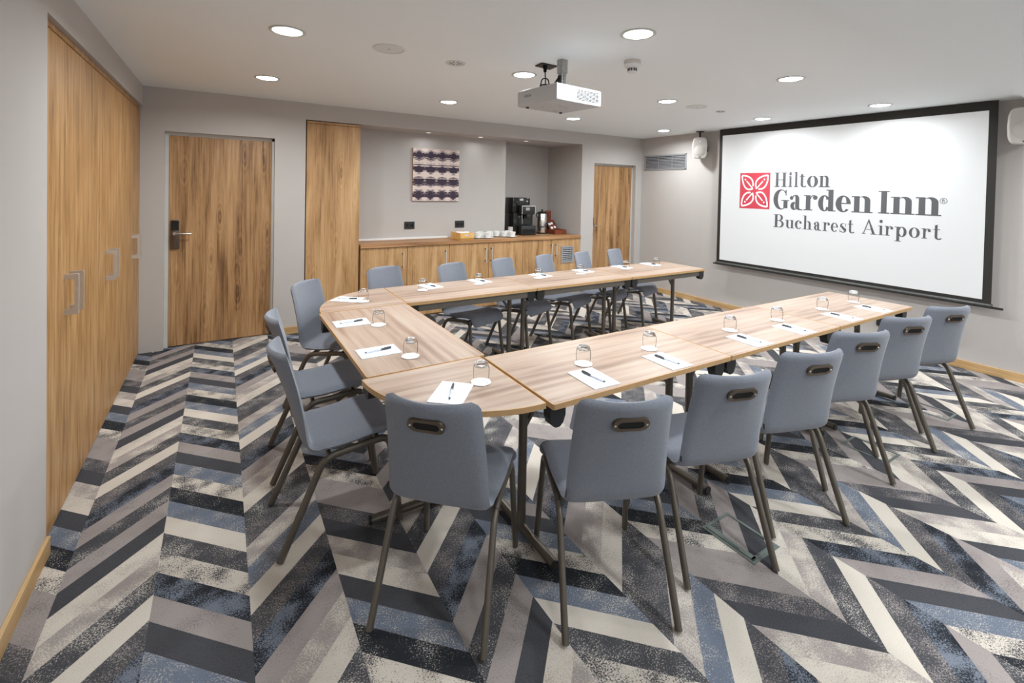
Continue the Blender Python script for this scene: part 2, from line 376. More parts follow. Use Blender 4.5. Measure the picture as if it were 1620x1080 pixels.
# doors
def door(name, x0, x1, zt, lock_left):
    y = YB
    d = bpy.data.objects.new(name, None); S.collection.objects.link(d); d.location = (x0, y, 0); struct(d)
    W = x1-x0; yr = .072
    f = MB()
    f.box(0, .03, yr, yr+.06, 0, zt-.03); f.box(W-.022, W, yr, yr+.06, 0, zt-.004); f.box(0, W, yr, yr+.06, zt-.03, zt)
    f.build('door_frame', M_frame, d)
    MB().box(.031, W-.023, yr+.006, yr+.046, .008, zt-.032, bev=.001).build('door_leaf', M_oak, d)
    if lock_left == 1:
        cx = .083; y0 = yr+.006
        pl = MB().box(cx-.036, cx+.036, y0-.02, y0, .968, 1.252, bev=.006).build('lock_plate', M_plate, d, True)
        MB().box(cx-.031, cx+.031, y0-.023, y0-.019, 1.15, 1.246, bev=.002).build('card_reader', M_gloss, pl)
        l = MB(); l.tube([(cx, y0-.02, 1.122), (cx, y0-.062, 1.122)], .015, 16); l.tube([(cx, y0-.058, 1.122), (cx+.03, y0-.062, 1.122), (cx+.08, y0-.06, 1.12), (cx+.135, y0-.054, 1.118)], [.011, .011, .011, .008], 12, flat=.8)
        l.build('lever_handle', M_chrome, pl, True)
    else:
        y0 = yr+.006; cx = .055
        pl = MB().box(cx-.024, cx+.01, y0-.012, y0, .92, 1.2, bev=.003).build('lock_plate', M_chrome, d, True)
        MB().box(cx-.024, cx+.006, y0-.03, y0-.011, 1.08, 1.2, bev=.003).build('card_reader', M_black, pl)
        l = MB(); l.tube([(cx, y0-.01, 1.07), (cx, y0-.06, 1.07)], .011, 12); l.tube([(cx-.005, y0-.056, 1.07), (cx+.05, y0-.06, 1.07), (cx+.115, y0-.056, 1.068)], [.01, .01, .008], 12)
        l.build('lever_handle', M_chrome, pl, True)
door('door_1', *D1, 1)
door('door_2', *D2, 2)

# ------------------------------------------------------------------ wardrobes in the left wall
def wardrobe(y0, y1, ys, zl, label, hand):
    t = thing('built_in_wardrobe', label, 'wardrobe', (-.02, y0, 0), 0, None)
    MB().box(-.6, -.022, .002, y1-y0-.002, .0, 2.30).build('body', M_oak2, t)
    prev = 0
    for j, (a, b_) in enumerate(((0, ys-y0), (ys-y0, y1-y0))):
        dr = MB().box(-.02, 0, a+.0015, b_-.0015, .012, 2.292, bev=.001).build('door', M_oak2, t)
        yy = hand[j]-y0
        # flat square-cornered D pull, cut from one plate
        C_ = [(0, .956), (.05, .956), (.054, .960), (.054, 1.154), (.05, 1.158), (0, 1.158), (0, 1.132), (.034, 1.132), (.038, 1.128), (.038, .988), (.034, .984), (0, .984)]
        vs = [(x, yy+e, z) for e in (-.006, .006) for x, z in C_]; n = len(C_)
        fs = [(0, 1, 2, 9, 10, 11), (2, 3, 8, 9), (3, 4, 5, 6, 7, 8)]
        fs = [tuple(f) for f in fs]+[tuple(v+n for v in f[::-1]) for f in fs]+[(k, (k+1) % n, n+(k+1) % n, n+k) for k in range(n)]
        h = MB().add(vs, fs)
        h.build('handle', M_alu, dr)
wardrobe(2.78, 3.63, 3.15, 0, 'oak veneer wardrobe pair of doors nearest the camera in the left wall', (3.10, 3.20))
wardrobe(3.63, 4.65, 4.12, 0, 'middle oak veneer wardrobe of the three in the left wall', (4.065, 4.175))
wardrobe(4.65, 5.542, 5.18, 0, 'oak veneer wardrobe beside the back left corner of the room', (5.135, 5.225))
m = MB(); m.box(-.6, -.05, CN0+.001, 2.779, 0, 2.318); m.box(-.6, -.026, 2.779, YB-.002, 2.304, 2.33)
struct(m.build('trim_1', M_oak2))

# ------------------------------------------------------------------ tall cupboard, sideboard units, worktop
def bar_handle(parent, x, z0, z1, y):
    h = MB(); h.tube([(x, y-.03, z0), (x, y-.03, z1)], .0055, 10)
    r = h.build('handle', M_bright, parent, True)
    for zz in (z1-.02, z0+.02): MB().tube([(x, y, zz), (x, y-.026, zz)], .008, 10).build('handle_mount', M_black, r, True)
t = thing('tall_cupboard', 'tall floor to ceiling oak cupboard left of the coffee sideboard', 'cupboard', (1.42, YB+.02, 0))
MB().box(.006, .58, .022, .4, 0, 2.31).build('body', M_cab, t)
MB().box(.006, .582, 0, .02, .01, 2.302, bev=.001).build('door', M_cab, t)
MB().box(.006, .582, .002, .4, 2.306, 2.332).build('top_filler', M_cab, t)
CT0, CT1 = .893, .932
def unit(x0, x1, doors, label, grille=False):
    t = thing('sideboard_unit', label, 'cabinet', (x0, YB, 0))
    W = x1-x0
    MB().box(.001, W-.001, .022, .40, 0, CT0-.004).build('body', M_cab, t)
    MB().box(.001, W-.001, .03, .05, 0, .02).build('plinth', M_dark, t)
    n = len(doors)
    for i, side in enumerate(doors):
        a, b_ = W*i/n, W*(i+1)/n
        d = MB().box(a+.003, b_-.003, 0, .02, .022, CT0-.006, bev=.001).build('door', M_cab, t)
        bar_handle(d, b_-.056 if side == 'R' else a+.034, .625, .828, 0)
        if grille and i == n-1:
            g = MB(); gx0, gx1, gz0, gz1 = .135, .37, .528, .778
            g.ring([(gx0+a, gz0), (gx1+a, gz0), (gx1+a, gz1), (gx0+a, gz1)], [(gx0+a+.025, gz0+.025), (gx1+a-.025, gz0+.025), (gx1+a-.025, gz1-.025), (gx0+a+.025, gz1-.025)], 0, .012, 0, Matrix.Rotation(PI/2, 4, 'X'))
            for k in range(7):
                z = gz0+.035+k*.0285; g.add([(gx0+a+.02, -.002, z+.012), (gx1+a-.02, -.002, z+.012), (gx1+a-.02, -.008, z), (gx0+a+.02, -.008, z), (gx0+a+.02, -.001, z+.008), (gx1+a-.02, -.001, z+.008), (gx1+a-.02, -.007, z-.004), (gx0+a+.02, -.007, z-.004)], [(0, 1, 2, 3), (7, 6, 5, 4), (0, 3, 7, 4), (1, 5, 6, 2), (0, 4, 5, 1), (3, 2, 6, 7)], 0)
            for k in range(1, 4): g.box(gx0+a+k*.0585-.002, gx0+a+k*.0585+.002, -.01, -.006, gz0+.02, gz1-.02)
            g.box(gx0+a+.02, gx1+a-.02, -.001, .0, gz0+.02, gz1-.02, 1)
            g.build('vent_grille', [M_greym, M_dark], d)
unit(2.018, 2.585, 'R', 'oak sideboard unit next to the tall cupboard, behind the first far chair')
unit(2.585, 3.151, 'R', 'oak sideboard unit below the bamboo box, with one door')
unit(3.151, 4.29-.552, 'R', 'oak sideboard unit under the coffee cups, its handle at the right')
unit(3.738, 4.845, 'LR', 'wide two-door oak sideboard unit below the coffee machine')
unit(4.845, 5.353, 'L', 'oak sideboard unit with a grey vent grille in its door', True)
m = MB().prism([(2.016, YB-.018), (5.352, YB-.018), (5.352, YD-.004), (XD+.004, YD-.004), (XD+.004, YS-.004), (2.016, YS-.004)], CT0, CT1)
tag(m.build('worktop', M_ctop), 'long oak worktop running over the sideboard units in the recess', 'worktop')
tag(MB().box(2.02, 3.30, YS-.03, YS-.005, CT1, CT1+.026, bev=.004).build('cable_trunking', M_white), 'white strip of trunking along the back of the worktop', 'trunking')

# ------------------------------------------------------------------ chair
def chair_profile():
    # side view (y forward, z up) of the shell's mid surface, from top of back to front edge of seat
    c = [(-.036, .878), (-.020, .838), (.016, .75), (.048, .66), (.074, .575), (.094, .50), (.112, .458), (.150, .440), (.21, .436), (.29, .442), (.37, .453), (.43, .459), (.478, .453), (.509, .434), (.522, .404), (.524, .380)]
    P = [Vector((0, a, b_)) for a, b_ in c]; out = []
    for i in range(len(P)-1):
        p0 = P[max(i-1, 0)]; p1 = P[i]; p2 = P[i+1]; p3 = P[min(i+2, len(P)-1)]
        for k in range(3):
            t = k/3; out.append(.5*((2*p1)+(-p0+p2)*t+(2*p0-5*p1+4*p2-p3)*t*t+(-p0+3*p1-3*p2+p3)*t**3))
    out.append(P[-1]); return out
def chair_shell(i0, i1):
    pr = chair_profile(); n = len(pr)
    L = [0]
    for i in range(1, n): L.append(L[-1]+(pr[i]-pr[i-1]).length)
    tot = L[-1]
    nv = 16; rows = []
    for i in range(i0, i1+1):
        t = (pr[min(i+1, n-1)]-pr[max(i-1, 0)]).normalized(); nrm = Vector((0, -t.z, t.y))  # points out of the sitting side
        nrm = Vector((0, -t.z, t.y))
        if nrm.z < 0 and i > n*.5: nrm = -nrm
        s = L[i]
        # half width: back .182 at top widening to .205 at the bend, seat .212
        if s < .45: hw = .184+(.20-.184)*(s/.45)
        else: hw = .20+.012*min(1, (s-.45)/.2)
        rt, rf = .035, .045      # corner radii
        if s < rt: hw -= rt-math.sqrt(max(0, rt*rt-(rt-s)**2))
        if tot-s < rf: hw -= (rf-math.sqrt(max(0, rf*rf-(rf-(tot-s))**2)))
        endf = min(1, math.sqrt(max(0, 1-(1-min(1, s/.018))**2)) + 0) if s < .018 else 1
        endb = math.sqrt(max(0, 1-(1-min(1, (tot-s)/.02))**2)) if tot-s < .02 else 1
        T = .0165*max(.05, min(endf, endb))
        if s > .45: T *= 1.15
        curve = .050*max(0, 1-s/.42) + (.006 if s < .5 else 0)
        sag = .008 if .5 < s < .85 else 0
        front = []; back = []
        for j in range(nv+1):
            v = math.sin((-1+2*j/nv)*PI/2)*.35+(-1+2*j/nv)*.65
            x = hw*v
            th = T*(max(0, 1-abs(v)**9))**.5
            base = pr[i]+Vector((x, curve*v*v, 0))+Vector((0, 0, sag*v*v))
            side = nrm if i < n*.42 else nrm
            front.append(base+side*th); back.append(base-side*th)
        rows.append(front+back[::-1][1:-1])
    return rows
def shell_mesh(i0, i1, cap0=True, cap1=True):
    rows = chair_shell(i0, i1); n = len(rows[0]); m_ = MB(); vs = [p for r in rows for p in r]; fs = []
    for i in range(len(rows)-1):
        for j in range(n):
            fs.append((i*n+j, i*n+(j+1) % n, (i+1)*n+(j+1) % n, (i+1)*n+j))
    fs.append(tuple(range(n-1, -1, -1))); fs.append(tuple((len(rows)-1)*n+j for j in range(n)))
    m_.add(vs, fs); return m_
def smooth_path(pts, r=.05, n=6):
    P = [Vector(p) for p in pts]; out = [P[0]]
    for i in range(1, len(P)-1):
        a = (P[i-1]-P[i]); b_ = (P[i+1]-P[i]); rr = min(r, a.length*.45, b_.length*.45)
        p0 = P[i]+a.normalized()*rr; p2 = P[i]+b_.normalized()*rr
        for k in range(n+1):
            t = k/n; out.append(p0*(1-t)**2+P[i]*2*t*(1-t)+p2*t*t)
    out.append(P[-1]); return out
def make_chair(label, group):
    t = thing('conference_chair', label, 'chair', (0, 0, 0), 0, group)
    npf = len(chair_profile()); bend = 20
    back = shell_mesh(0, bend).build('backrest', M_fabric, t, True, angle=1.2)
    shell_mesh(bend, npf-1).build('seat', M_fabric, t, True, angle=1.2)
    for s in (-1, 1):
        path = smooth_path([(s*.215, .0, .008), (s*.203, .175, .402), (s*.200, .470, .428), (s*.215, .525, .008)], .055, 7)
        # split in three: rear leg, side rail, front leg
        def seg(name, pts):
            MB().tube(pts, .0165, 12, flat=.78, up=(1, 0, 0)).build(name, M_metal, t, True, angle=1)
        ia = 5; ib = len(path)-1-5
        seg('leg', path[:ia+1]); seg('side_rail', path[ia:ib+1]); seg('leg', path[ib:])
    c_ = MB(); c_.tube([(-.2, .2, .402), (.2, .2, .402)], .011, 10); c_.tube([(-.2, .42, .418), (.2, .42, .418)], .011, 10)
    c_.build('cross_bar', M_metal, t, True)
    # grip plate on the outside of the back
    th = math.atan2(.036, .08)
    X = Matrix.Translation((0, -.0225, .796)) @ Matrix.Rotation(th+PI/2, 4, 'X')
    def stad(w_, h_, n=10):
        r = h_/2; P = []
        for k in range(n+1): a = -PI/2+PI*k/n; P.append((w_/2-r+r*math.cos(a), r*math.sin(a)))
        for k in range(n+1): a = PI/2+PI*k/n; P.append((-w_/2+r+r*math.cos(a), r*math.sin(a)))
        return P
    g = MB(); g.ring(stad(.138, .060), stad(.098, .033), -.012, .0045, 0); 
    gp = g.build('grip_plate', M_plate, back, True)
    d = MB().prism(stad(.100, .035), -.012, .0022).build('grip_recess_shade', M_dark, back)  # dark insert, its colour stands in for shade inside the grip
    sc = MB()
    for sx in (-.059, .059): sc.lathe([(.0042, 0), (.0035, .002), (0, .0022)], 10, (sx, 0, .0045))
    so = sc.build('screw', M_screw, back)
    for o in (gp, d, so): o.matrix_local = X
    lb = MB().box(-.2, -.1985, .088, .096, .475, .5).build('fabric_tag', M_black, back)
    return t
CH = 'chairs set around the U of tables'
chairs = [
 ((1.256, 1.519), -44.5, 'blue-grey chair at the rounded near corner, its back toward the camera'),
 ((1.881, 1.177), -23.7, 'blue-grey chair second along the near row, beside the corner chair'),
 ((2.465, 1.124), -18.4, 'blue-grey chair third along the near row, behind the nearest floor box'),
 ((3.052, 1.100), -18.9, 'blue-grey chair in the middle of the seven along the near side'),
 ((3.655, 1.131), -23.3, 'blue-grey chair third from the screen end of the near row'),
 ((4.297, 1.132), -22.8, 'blue-grey chair next to last at the screen end of the near row'),
 ((4.920, 1.101), -22.2, 'blue-grey chair at the very end of the near row by the screen'),
 ((.858, 2.384), -90, 'blue-grey chair on the left side of the U, the nearer of two'),
 ((.890, 2.981), -93, 'blue-grey chair on the left side of the U, the farther of two'),
 ((1.172, 3.868), -131, 'blue-grey chair at the rounded far corner, facing the camera'),
 ((1.900, 4.270), -161, 'blue-grey chair first of the far row, in front of the first sideboard door'),
 ((2.548, 4.205), -160, 'blue-grey chair second in the far row, below the picture'),
 ((3.167, 4.272), -158, 'blue-grey chair third in the far row, below the coffee cups'),
 ((3.738, 4.305), -156, 'blue-grey chair fourth in the far row, below the tea urn'),
 ((4.316, 4.326), -158, 'blue-grey chair fifth in the far row, in front of the cabinet grille'),
 ((4.894, 4.370), -160, 'blue-grey chair last in the far row, in front of the far door')]
ch0 = make_chair(chairs[0][2], CH)
for i, ((x, y), a, lab) in enumerate(chairs):
    if i == 0: ch0.location = (x, y, 0); ch0.rotation_euler = (0, 0, math.radians(a))
    else: dup(ch0, (x, y, 0), math.radians(a), lab, CH)

# ------------------------------------------------------------------ tables
TZ, TT = .74, .024
def inset(poly, d):
    n = len(poly); out = []
    for i in range(n):
        p0, p1, p2 = Vector(poly[i-1]), Vector(poly[i]), Vector(poly[(i+1) % n])
        e1 = (p1-p0).normalized(); e2 = (p2-p1).normalized()
        n1 = Vector((-e1.y, e1.x)); n2 = Vector((-e2.y, e2.x)); b_ = (n1+n2); b_ = b_/max(.3, b_.dot(n1))
        out.append(tuple(p1+b_*d))
    return out
def rrect(w_, h_, r=.012, n=3):
    P = []
    for cx, cy, a in ((w_-r, r, -PI/2), (w_-r, h_-r, 0), (r, h_-r, PI/2), (r, r, PI)):
        for k in range(n+1): P.append((cx+r*math.cos(a+PI/2*k/n), cy+r*math.sin(a+PI/2*k/n)))
    return P
def top_parts(t, poly, mt):
    inn = inset(poly, .005)
    MB().prism(inn, TZ-TT+.001, TZ).build('tabletop', mt, t)
    b_ = MB(); b_.ring(poly, inn, TZ-TT, TZ-.0004); b_.build('edge_band', M_band, t, True, angle=.5)
def t_leg(t, x, y0, y1, axis_dir, name='leg'):
    """T foot at x, bar from y0 to y1; brace leans to axis_dir"""
    yc = (y0+y1)/2; l = MB()
    l.tube([(x, yc, .03), (x, yc, TZ-TT-.02)], .021, 14)
    l.tube([(x, y0, .03), (x, y1, .03)], .020, 14)
    l.box(x-.02, x+.02, y0+.06, y1-.06, TZ-TT-.03, TZ-TT-.001)
    o = l.build(name, M_metal, t, True, angle=.7)
    b_ = MB(); b_.tube([(x+.0*axis_dir, yc, TZ-.25), (x+.16*axis_dir, yc, TZ-TT-.004)], .012, 8); b_.build('brace', M_metal, o, True)
    for yy in (y0, y1): MB().tube([(x, yy-(.004 if yy == y0 else -.004)*1, .03), (x, yy+(.004 if yy == y0 else -.004), .03)], .0212, 14).build('end_cap', M_black, o, True)
def bracket_poly():
    return [(-.040, 0), (.040, 0), (.040, -.050), (.028, -.082), (.012, -.096), (-.012, -.096), (-.028, -.085), (-.040, -.055)]
def rect_table(label, loc, rz, W, D, legs, mt, rail_side, group='folding tables forming the U'):
    t = thing('folding_table', label, 'table', loc, rz, group)
    top_parts(t, rrect(W, D), mt)
    for x, d in legs: t_leg(t, x, .03, D-.04, d)
    X = Matrix.Rotation(PI/2, 4, 'X')
    for x in (.05, W-.05):
        for y in ((.062 if rail_side == 'low' else .085), D-.012):
            k = MB().prism(bracket_poly(), 0, .05, 0, Matrix.Translation((x, y, TZ-TT)) @ X)
            k.build('corner_bracket', M_black, t)
    y = D-.02
    if rail_side == 'low':
        MB().box(.085, W-.085, .016, .04, TZ-TT-.054, TZ-TT).build('rail', M_rail, t)
    elif rail_side == 'high':
        MB().box(.085, W-.085, D-.04, D-.016, TZ-TT-.054, TZ-TT).build('rail', M_rail, t)
th = math.radians(-.85); W, D = 1.192, .617
for i, lab in enumerate(['folding table of the near row joined to the rounded near corner', 'middle folding table of the near row', 'folding table at the screen end of the near row']):
    a = 1.797+i*(W+.003)*math.cos(th); b_ = 1.508+i*(W+.003)*math.sin(th)
    rect_table(lab, (a, b_, 0), th, W, D, [((.045, 1) if i else (.05, 1)), (W-(.13 if i < 2 else .2), -1)], M_table, 'high')
for i, lab in enumerate(['folding table of the far row joined to the rounded far corner', 'middle folding table of the far row', 'folding table at the far end of the far row, by the far door']):
    rect_table(lab, (1.842+i*1.198, 3.397, 0), 0, 1.195, D, [(.05, 1), (1.195-(.10 if i < 2 else .19), -1)], M_table, 'low')
# left table runs along y
rect_table('folding table closing the U on the left, nearest the doors', (1.826, 2.152, 0), PI/2, 1.243, .618, [(.05, 1), (1.19, -1)], M_table, 'none')
def corner_table(label, c, a0, a1, r):
    t = thing('corner_table', label, 'table', (c[0], c[1], 0), 0, 'quarter-round corner tables')
    n = 20; P = [(0, 0)]+[(r*math.cos(a0+(a1-a0)*k/n), r*math.sin(a0+(a1-a0)*k/n)) for k in range(n+1)]
    top_parts(t, P, M_table if a0 > PI*.9 else M_tdiag)
    u = MB()
    am = (a0+a1)/2
    u.box(-.01, .01, 0, r*.8, TZ-TT-.03, TZ-TT, 0, Matrix.Rotation(am-PI/2, 4, 'Z'))
    u.build('support_bar', M_rail, t)
M_tdiag = wood('table_laminate_diagonal', T_COLS, 'X', fine=.35, rough=.38, rings=False, broad=1.15, bump=.03)
for nd in M_tdiag.node_tree.nodes:
    if nd.bl_idname == 'ShaderNodeMapping': pass
corner_table('quarter-round table at the near corner of the U', (1.790, 2.146), PI+.01, PI*1.5-.015, .623-.015)
corner_table('quarter-round table at the far corner of the U', (1.836, 3.402), PI*.5, PI, .614)

# ------------------------------------------------------------------ place settings
def make_pad():
    t = thing('notepad', '', 'notepad')
    MB().box(-.074, .074, -.105, .105, 0, .004).build('sheets', M_paper, t)
    MB().box(-.012, .03, .085, .092, .004, .0043).build('header_print', mat('faint_header_print', srgb(190, 196, 210), .8, var=.01), t)
    return t
def make_pen():
    t = thing('ballpoint_pen', '', 'pen')
    MB().tube([(0, -.068, .0055), (0, .018, .0055)], .0042, 10).build('barrel', M_clear, t, True)
    p = MB(); p.tube([(0, .014, .0055), (0, .072, .0055)], [.0055, .005], 10); p.box(-.0015, .0015, .03, .07, .0105, .0125); p.build('cap', M_label, t, True)
    MB().tube([(0, -.074, .0055), (0, -.066, .0055)], [.003, .0044], 10).build('end_plug', M_label, t, True)
    return t
def make_glass():
    t = thing('drinking_glass', '', 'glass')
    o_ = [(.0355, 0), (.0375, .03), (.0378, .055), (.0355, .075)]; i_ = [(.0335, .073), (.036, .055), (.0357, .03), (.0338, 0)]
    MB().lathe([(.0325, 0), (.0362, .022), (.0378, .044), (.0372, .062), (.0352, .074)], 28, closed=False).build('wall', M_glass, t, True)
    # drop caps so the wall is open
    me = t.children[0].data; bm = bmesh.new(); bm.from_mesh(me); bmesh.ops.delete(bm, geom=[f for f in bm.faces if len(f.verts) > 4], context='FACES_ONLY'); bm.to_mesh(me); bm.free()
    MB().lathe([(0, .078), (.022, .078), (.0349, .0745), (.0325, .084), (.027, .0915), (.021, .0945), (.012, .092), (0, .091)], 28).build('base', M_tglass, t, True)
    return t
def make_coaster():
    m_ = MB(); n = 24; prof = [(.0, .0008), (.036, .0008), (.046, .0028), (.0465, .0034), (.036, .0016), (0, .0016)]
    vs = []; fs = []
    for (r, z) in prof:
        for j in range(n):
            k = 1+.03*math.sin(j*PI/2+.5) if r > .04 else 1
            vs.append((r*k*math.cos(2*PI*j/n), r*k*math.sin(2*PI*j/n), z+(.0015*math.sin(j*PI) if r > .04 else 0)))
    for i in range(len(prof)-1):
        for j in range(n): fs.append((i*n+j, i*n+(j+1) % n, (i+1)*n+(j+1) % n, (i+1)*n+j))
    return m_.add(vs, fs).build('coaster', M_coast, None, True)
pad0, pen0, glass0, coast0 = make_pad(), make_pen(), make_glass(), make_coaster()
tag(coast0, '', 'coaster')
near = ['second', 'third', 'fourth', 'fifth', 'sixth', 'last']
sets = [  # pad centre, pad angle (deg), coaster centre, place text, pen angle relative to pad
 ((1.478, 1.812), -41, (1.642, 1.850), 'on the rounded near corner table', 60),
 ((2.123, 1.634), -3, (2.202, 1.796), 'second along the near row, on its first table', 62),
 ((2.614, 1.614), -2, (2.682, 1.792), 'third along the near row, just left of a seam', 66),
 ((3.336, 1.603), -4, (3.424, 1.783), 'fourth along the near row, right of the first seam', 64),
 ((3.829, 1.594), -5, (3.950, 1.769), 'fifth along the near row, in front of the second seam', 66),
 ((4.481, 1.588), -6, (4.590, 1.767), 'sixth along the near row, on its last table', 66),
 ((4.984, 1.580), -4, (5.105, 1.764), 'at the screen end of the near row', 66),
 ((1.350, 2.462), -90, (1.475, 2.316), 'on the left table, the nearer of its two places', 70),
 ((1.349, 3.064), -92, (1.488, 2.942), 'on the left table, the farther of its two places', 66),
 ((1.470, 3.715), -131, (1.558, 3.600), 'on the rounded far corner table', 40),
 ((2.220, 3.899), -170, (2.104, 3.776), 'first along the far row, nearest the rounded corner', 40),
 ((2.725, 3.908), -172, (2.652, 3.789), 'second along the far row, below the picture', 40),
 ((3.430, 3.895), -172, (3.324, 3.787), 'third along the far row, in front of the coffee machine', 40),
 ((4.005, 3.905), -176, (3.862, 3.780), 'fourth along the far row, in front of the cabinet grille', 40),
 ((4.600, 3.910), -178, (4.548, 3.794), 'fifth along the far row, in front of the far door', 40),
 ((5.085, 3.915), -180, (5.060, 3.799), 'at the right end of the far row', 40)]
for i, (p, a, c, txt, pa) in enumerate(sets):
    a = math.radians(a); z = TZ+.0002
    labs = ('white notepad lying '+txt, 'clear dark-capped pen '+txt, 'upturned clear drinking glass '+txt, 'white coaster under the glass '+txt)
    loc = (Vector((p[0], p[1], z)), Vector((p[0], p[1], z+.0045)), Vector((c[0], c[1], z+.002)), Vector((c[0], c[1], z-.0006)))
    pr = a-math.radians(-10 if i in (0,) else -8)+ (PI if i in () else 0)
    for k, (src, g) in enumerate(((pad0, 'notepads on the tables'), (pen0, 'pens on the notepads'), (glass0, 'upturned glasses on the tables'), (coast0, 'coasters on the tables'))):
        rz = (a, pr, 0, i*.7)[k]
        if i == 0:
            src.location = loc[k]; src.rotation_euler = (0, 0, rz); src['label'] = labs[k]; src['group'] = g
        else: dup(src, loc[k], rz, labs[k], g)

# ------------------------------------------------------------------ lighting fixtures
def lampobj(parent, x, y, z, r, watts, col=(.93, .98, 1)):
    d = bpy.data.lights.new('lamp', 'AREA'); d.shape = 'DISK'; d.size = 2*r; d.energy = watts; d.color = col; d.spread = math.radians(165)
    o = bpy.data.objects.new('lamp_light', d); S.collection.objects.link(o); o.parent = parent; o.location = (0, 0, -.016)
def downlight(x, y, z, label, watts=LAMP_W, first=[None]):
    t = thing('recessed_ceiling_light', label, 'ceiling light', (x, y, z), 0, 'round recessed ceiling lights')
    MB().lathe([(.079, -.001), (.099, -.001), (.099, -.004), (.094, -.007), (.082, -.006), (.079, -.003)], 40, closed=True).build('trim_ring', M_frame, t, True)
    MB().lathe([(0, -.012), (.04, -.011), (.065, -.0075), (.0785, -.002), (.0785, -.001), (0, -.001)], 40).build('diffuser', M_lamp, t, True)
    lampobj(t, x, y, z, .078, watts)
lamp_lab = ['bright round ceiling light nearest the left wardrobes', 'bright round ceiling light in front of the near-left door', 'bright round ceiling light at the top centre, the nearest of the middle columns',
 'bright round ceiling light just left of the projector', 'bright round ceiling light before the picture recess', 'bright round ceiling light seen just under the projector', 'bright round ceiling light right of the projector and smoke detector',
 'large bright ceiling light before the screen, nearer the camera', 'bright round ceiling light by the far right corner of the room', 'bright round ceiling light above the left half of the screen', 'bright round ceiling light above the right half of the screen']
for (x, y), lb in zip(LAMPS, lamp_lab): downlight(x, y, H, lb)
for i, (x, y) in enumerate(LAMPS_OUT): downlight(x, y, H, 'round ceiling light over the left side, just above the picture frame')
for i, (x, y) in enumerate(LAMPS_ADDED): downlight(x, y, 2.42, 'added unseen round light in the lowered ceiling behind the camera')
def spot(x, y, label):
    t = thing('recess_spotlight', label, 'spotlight', (x, y, NT), 0, 'small spotlights in the recess')
    MB().lathe([(.03, -.001), (.046, -.001), (.046, -.004), (.03, -.004)], 24, closed=True).build('trim_ring', M_frame, t, True)
    MB().lathe([(0, -.003), (.029, -.003), (.029, -.001), (0, -.001)], 24).build('diffuser', M_lamp2, t)
    lampobj(t, x, y, NT, .028, .6)
for x, lb in ((2.92, 'small recess spotlight above the picture'), (3.69, 'middle small spotlight in the head of the recess'), (4.45, 'small recess spotlight above the coffee machine')): spot(x, 5.76, lb)

# ceiling fittings
def grille_disc(name, label, cat, x, y, r, dot):
    t = thing(name, label, cat, (x, y, H))
    MB().lathe([(r*.86, -.001), (r, -.001), (r, -.004), (r*.9, -.007), (r*.86, -.005)], 36, closed=True).build('rim', M_cgrille, t, True)
    MB().lathe([(0, -.004), (r*.85, -.0035), (r*.85, -.001), (0, -.001)], 36).build('grille', M_cgrille, t, True)
    k = MB()
    if dot: k.lathe([(0, -.0055), (.006, -.005), (.006, -.003)], 10)
    else:
        for j in range(8): k.box(r*.3, r*.7, -.003, .003, -.0052, -.003, 0, Matrix.Rotation(j*PI/4, 4, 'Z'))
    k.build('perforation', M_label, t)
grille_disc('ceiling_speaker', 'flush round ceiling speaker above the wardrobes', 'speaker', 1.552, 3.025, .105, True)
grille_disc('ceiling_vent', 'small round ceiling vent left of the projector', 'vent', 2.052, 3.078, .072, False)
grille_disc('ceiling_speaker', 'flush round ceiling speaker in front of the screen', 'speaker', 4.818, 3.115, .105, True)
grille_disc('ceiling_vent', 'tiny round ceiling fitting between speaker and wall speaker', 'vent', 5.252, 3.135, .05, False)
t = thing('smoke_detector', 'white smoke detector on the ceiling right of the projector', 'smoke detector', (3.02, 2.30, H))
MB().lathe([(0, 0), (.056, 0), (.056, -.022), (.053, -.024), (0, -.024)], 28).build('base', M_whitem, t, True)
MB().lathe([(.054, -.0245), (.056, -.028), (.054, -.042), (.03, -.052), (0, -.052)], 28).build('housing', M_white, t, True)
k = MB().lathe([(.028, -.05), (.03, -.078), (.026, -.084), (0, -.086)], 24); k.build('sensor_head', M_white, t, True)
k = MB()
for j in range(10):
    for zz in (-.058, -.068): k.box(.0285, .0312, -.006, .006, zz-.0035, zz+.0035, 0, Matrix.Rotation(j*2*PI/10, 4, 'Z'))
k.build('sensor_slots', M_dark, t)

# ------------------------------------------------------------------ projector
t = thing('ceiling_projector', 'white projector hanging from the ceiling on a steel pole', 'projector', (2.507, 2.447, 2.165), math.radians(5.5))
hw = .198; hd = .193; hh = .104
body = MB().box(-hw, hw, -hd, hd, 0, hh, bev=.012).build('housing', M_proj, t, True)
k = MB()
k.ring([(-.04, .014), (hw-.018, .014), (hw-.018, hh-.016), (-.04, hh-.016)], [(-.034, .019), (hw-.023, .019), (hw-.023, hh-.021), (-.034, hh-.021)], 0, .0015, 0, Matrix.Translation((0, -hd, 0)) @ Matrix.Rotation(PI/2, 4, 'X'))
k.build('grille_frame', M_proj, body)
k = MB()
for j in range(8):
    z = .022+j*.0082
    for a in range(6): k.box(-.028+a*.033, -.028+a*.033+.031, -hd-.0012, -hd+.001, z, z+.0036)
k.build('vent_slots', M_dark, body)
k = MB()
for (a, b_, w_) in ((-.05, -.05, .03), (.03, -.02, .03), (.06, .12, .035), (-.1, .06, .02)): k.box(a, a+w_, b_, b_+.004, -.0006, .001)
k.build('underside_slots', M_label, body)
k = MB()
for a, b_ in ((-.15, .14), (.15, .14)): k.lathe([(0, -.008), (.011, -.008), (.011, .001), (0, .001)], 14, (a, b_, 0))
k.build('foot', M_black, t, True)
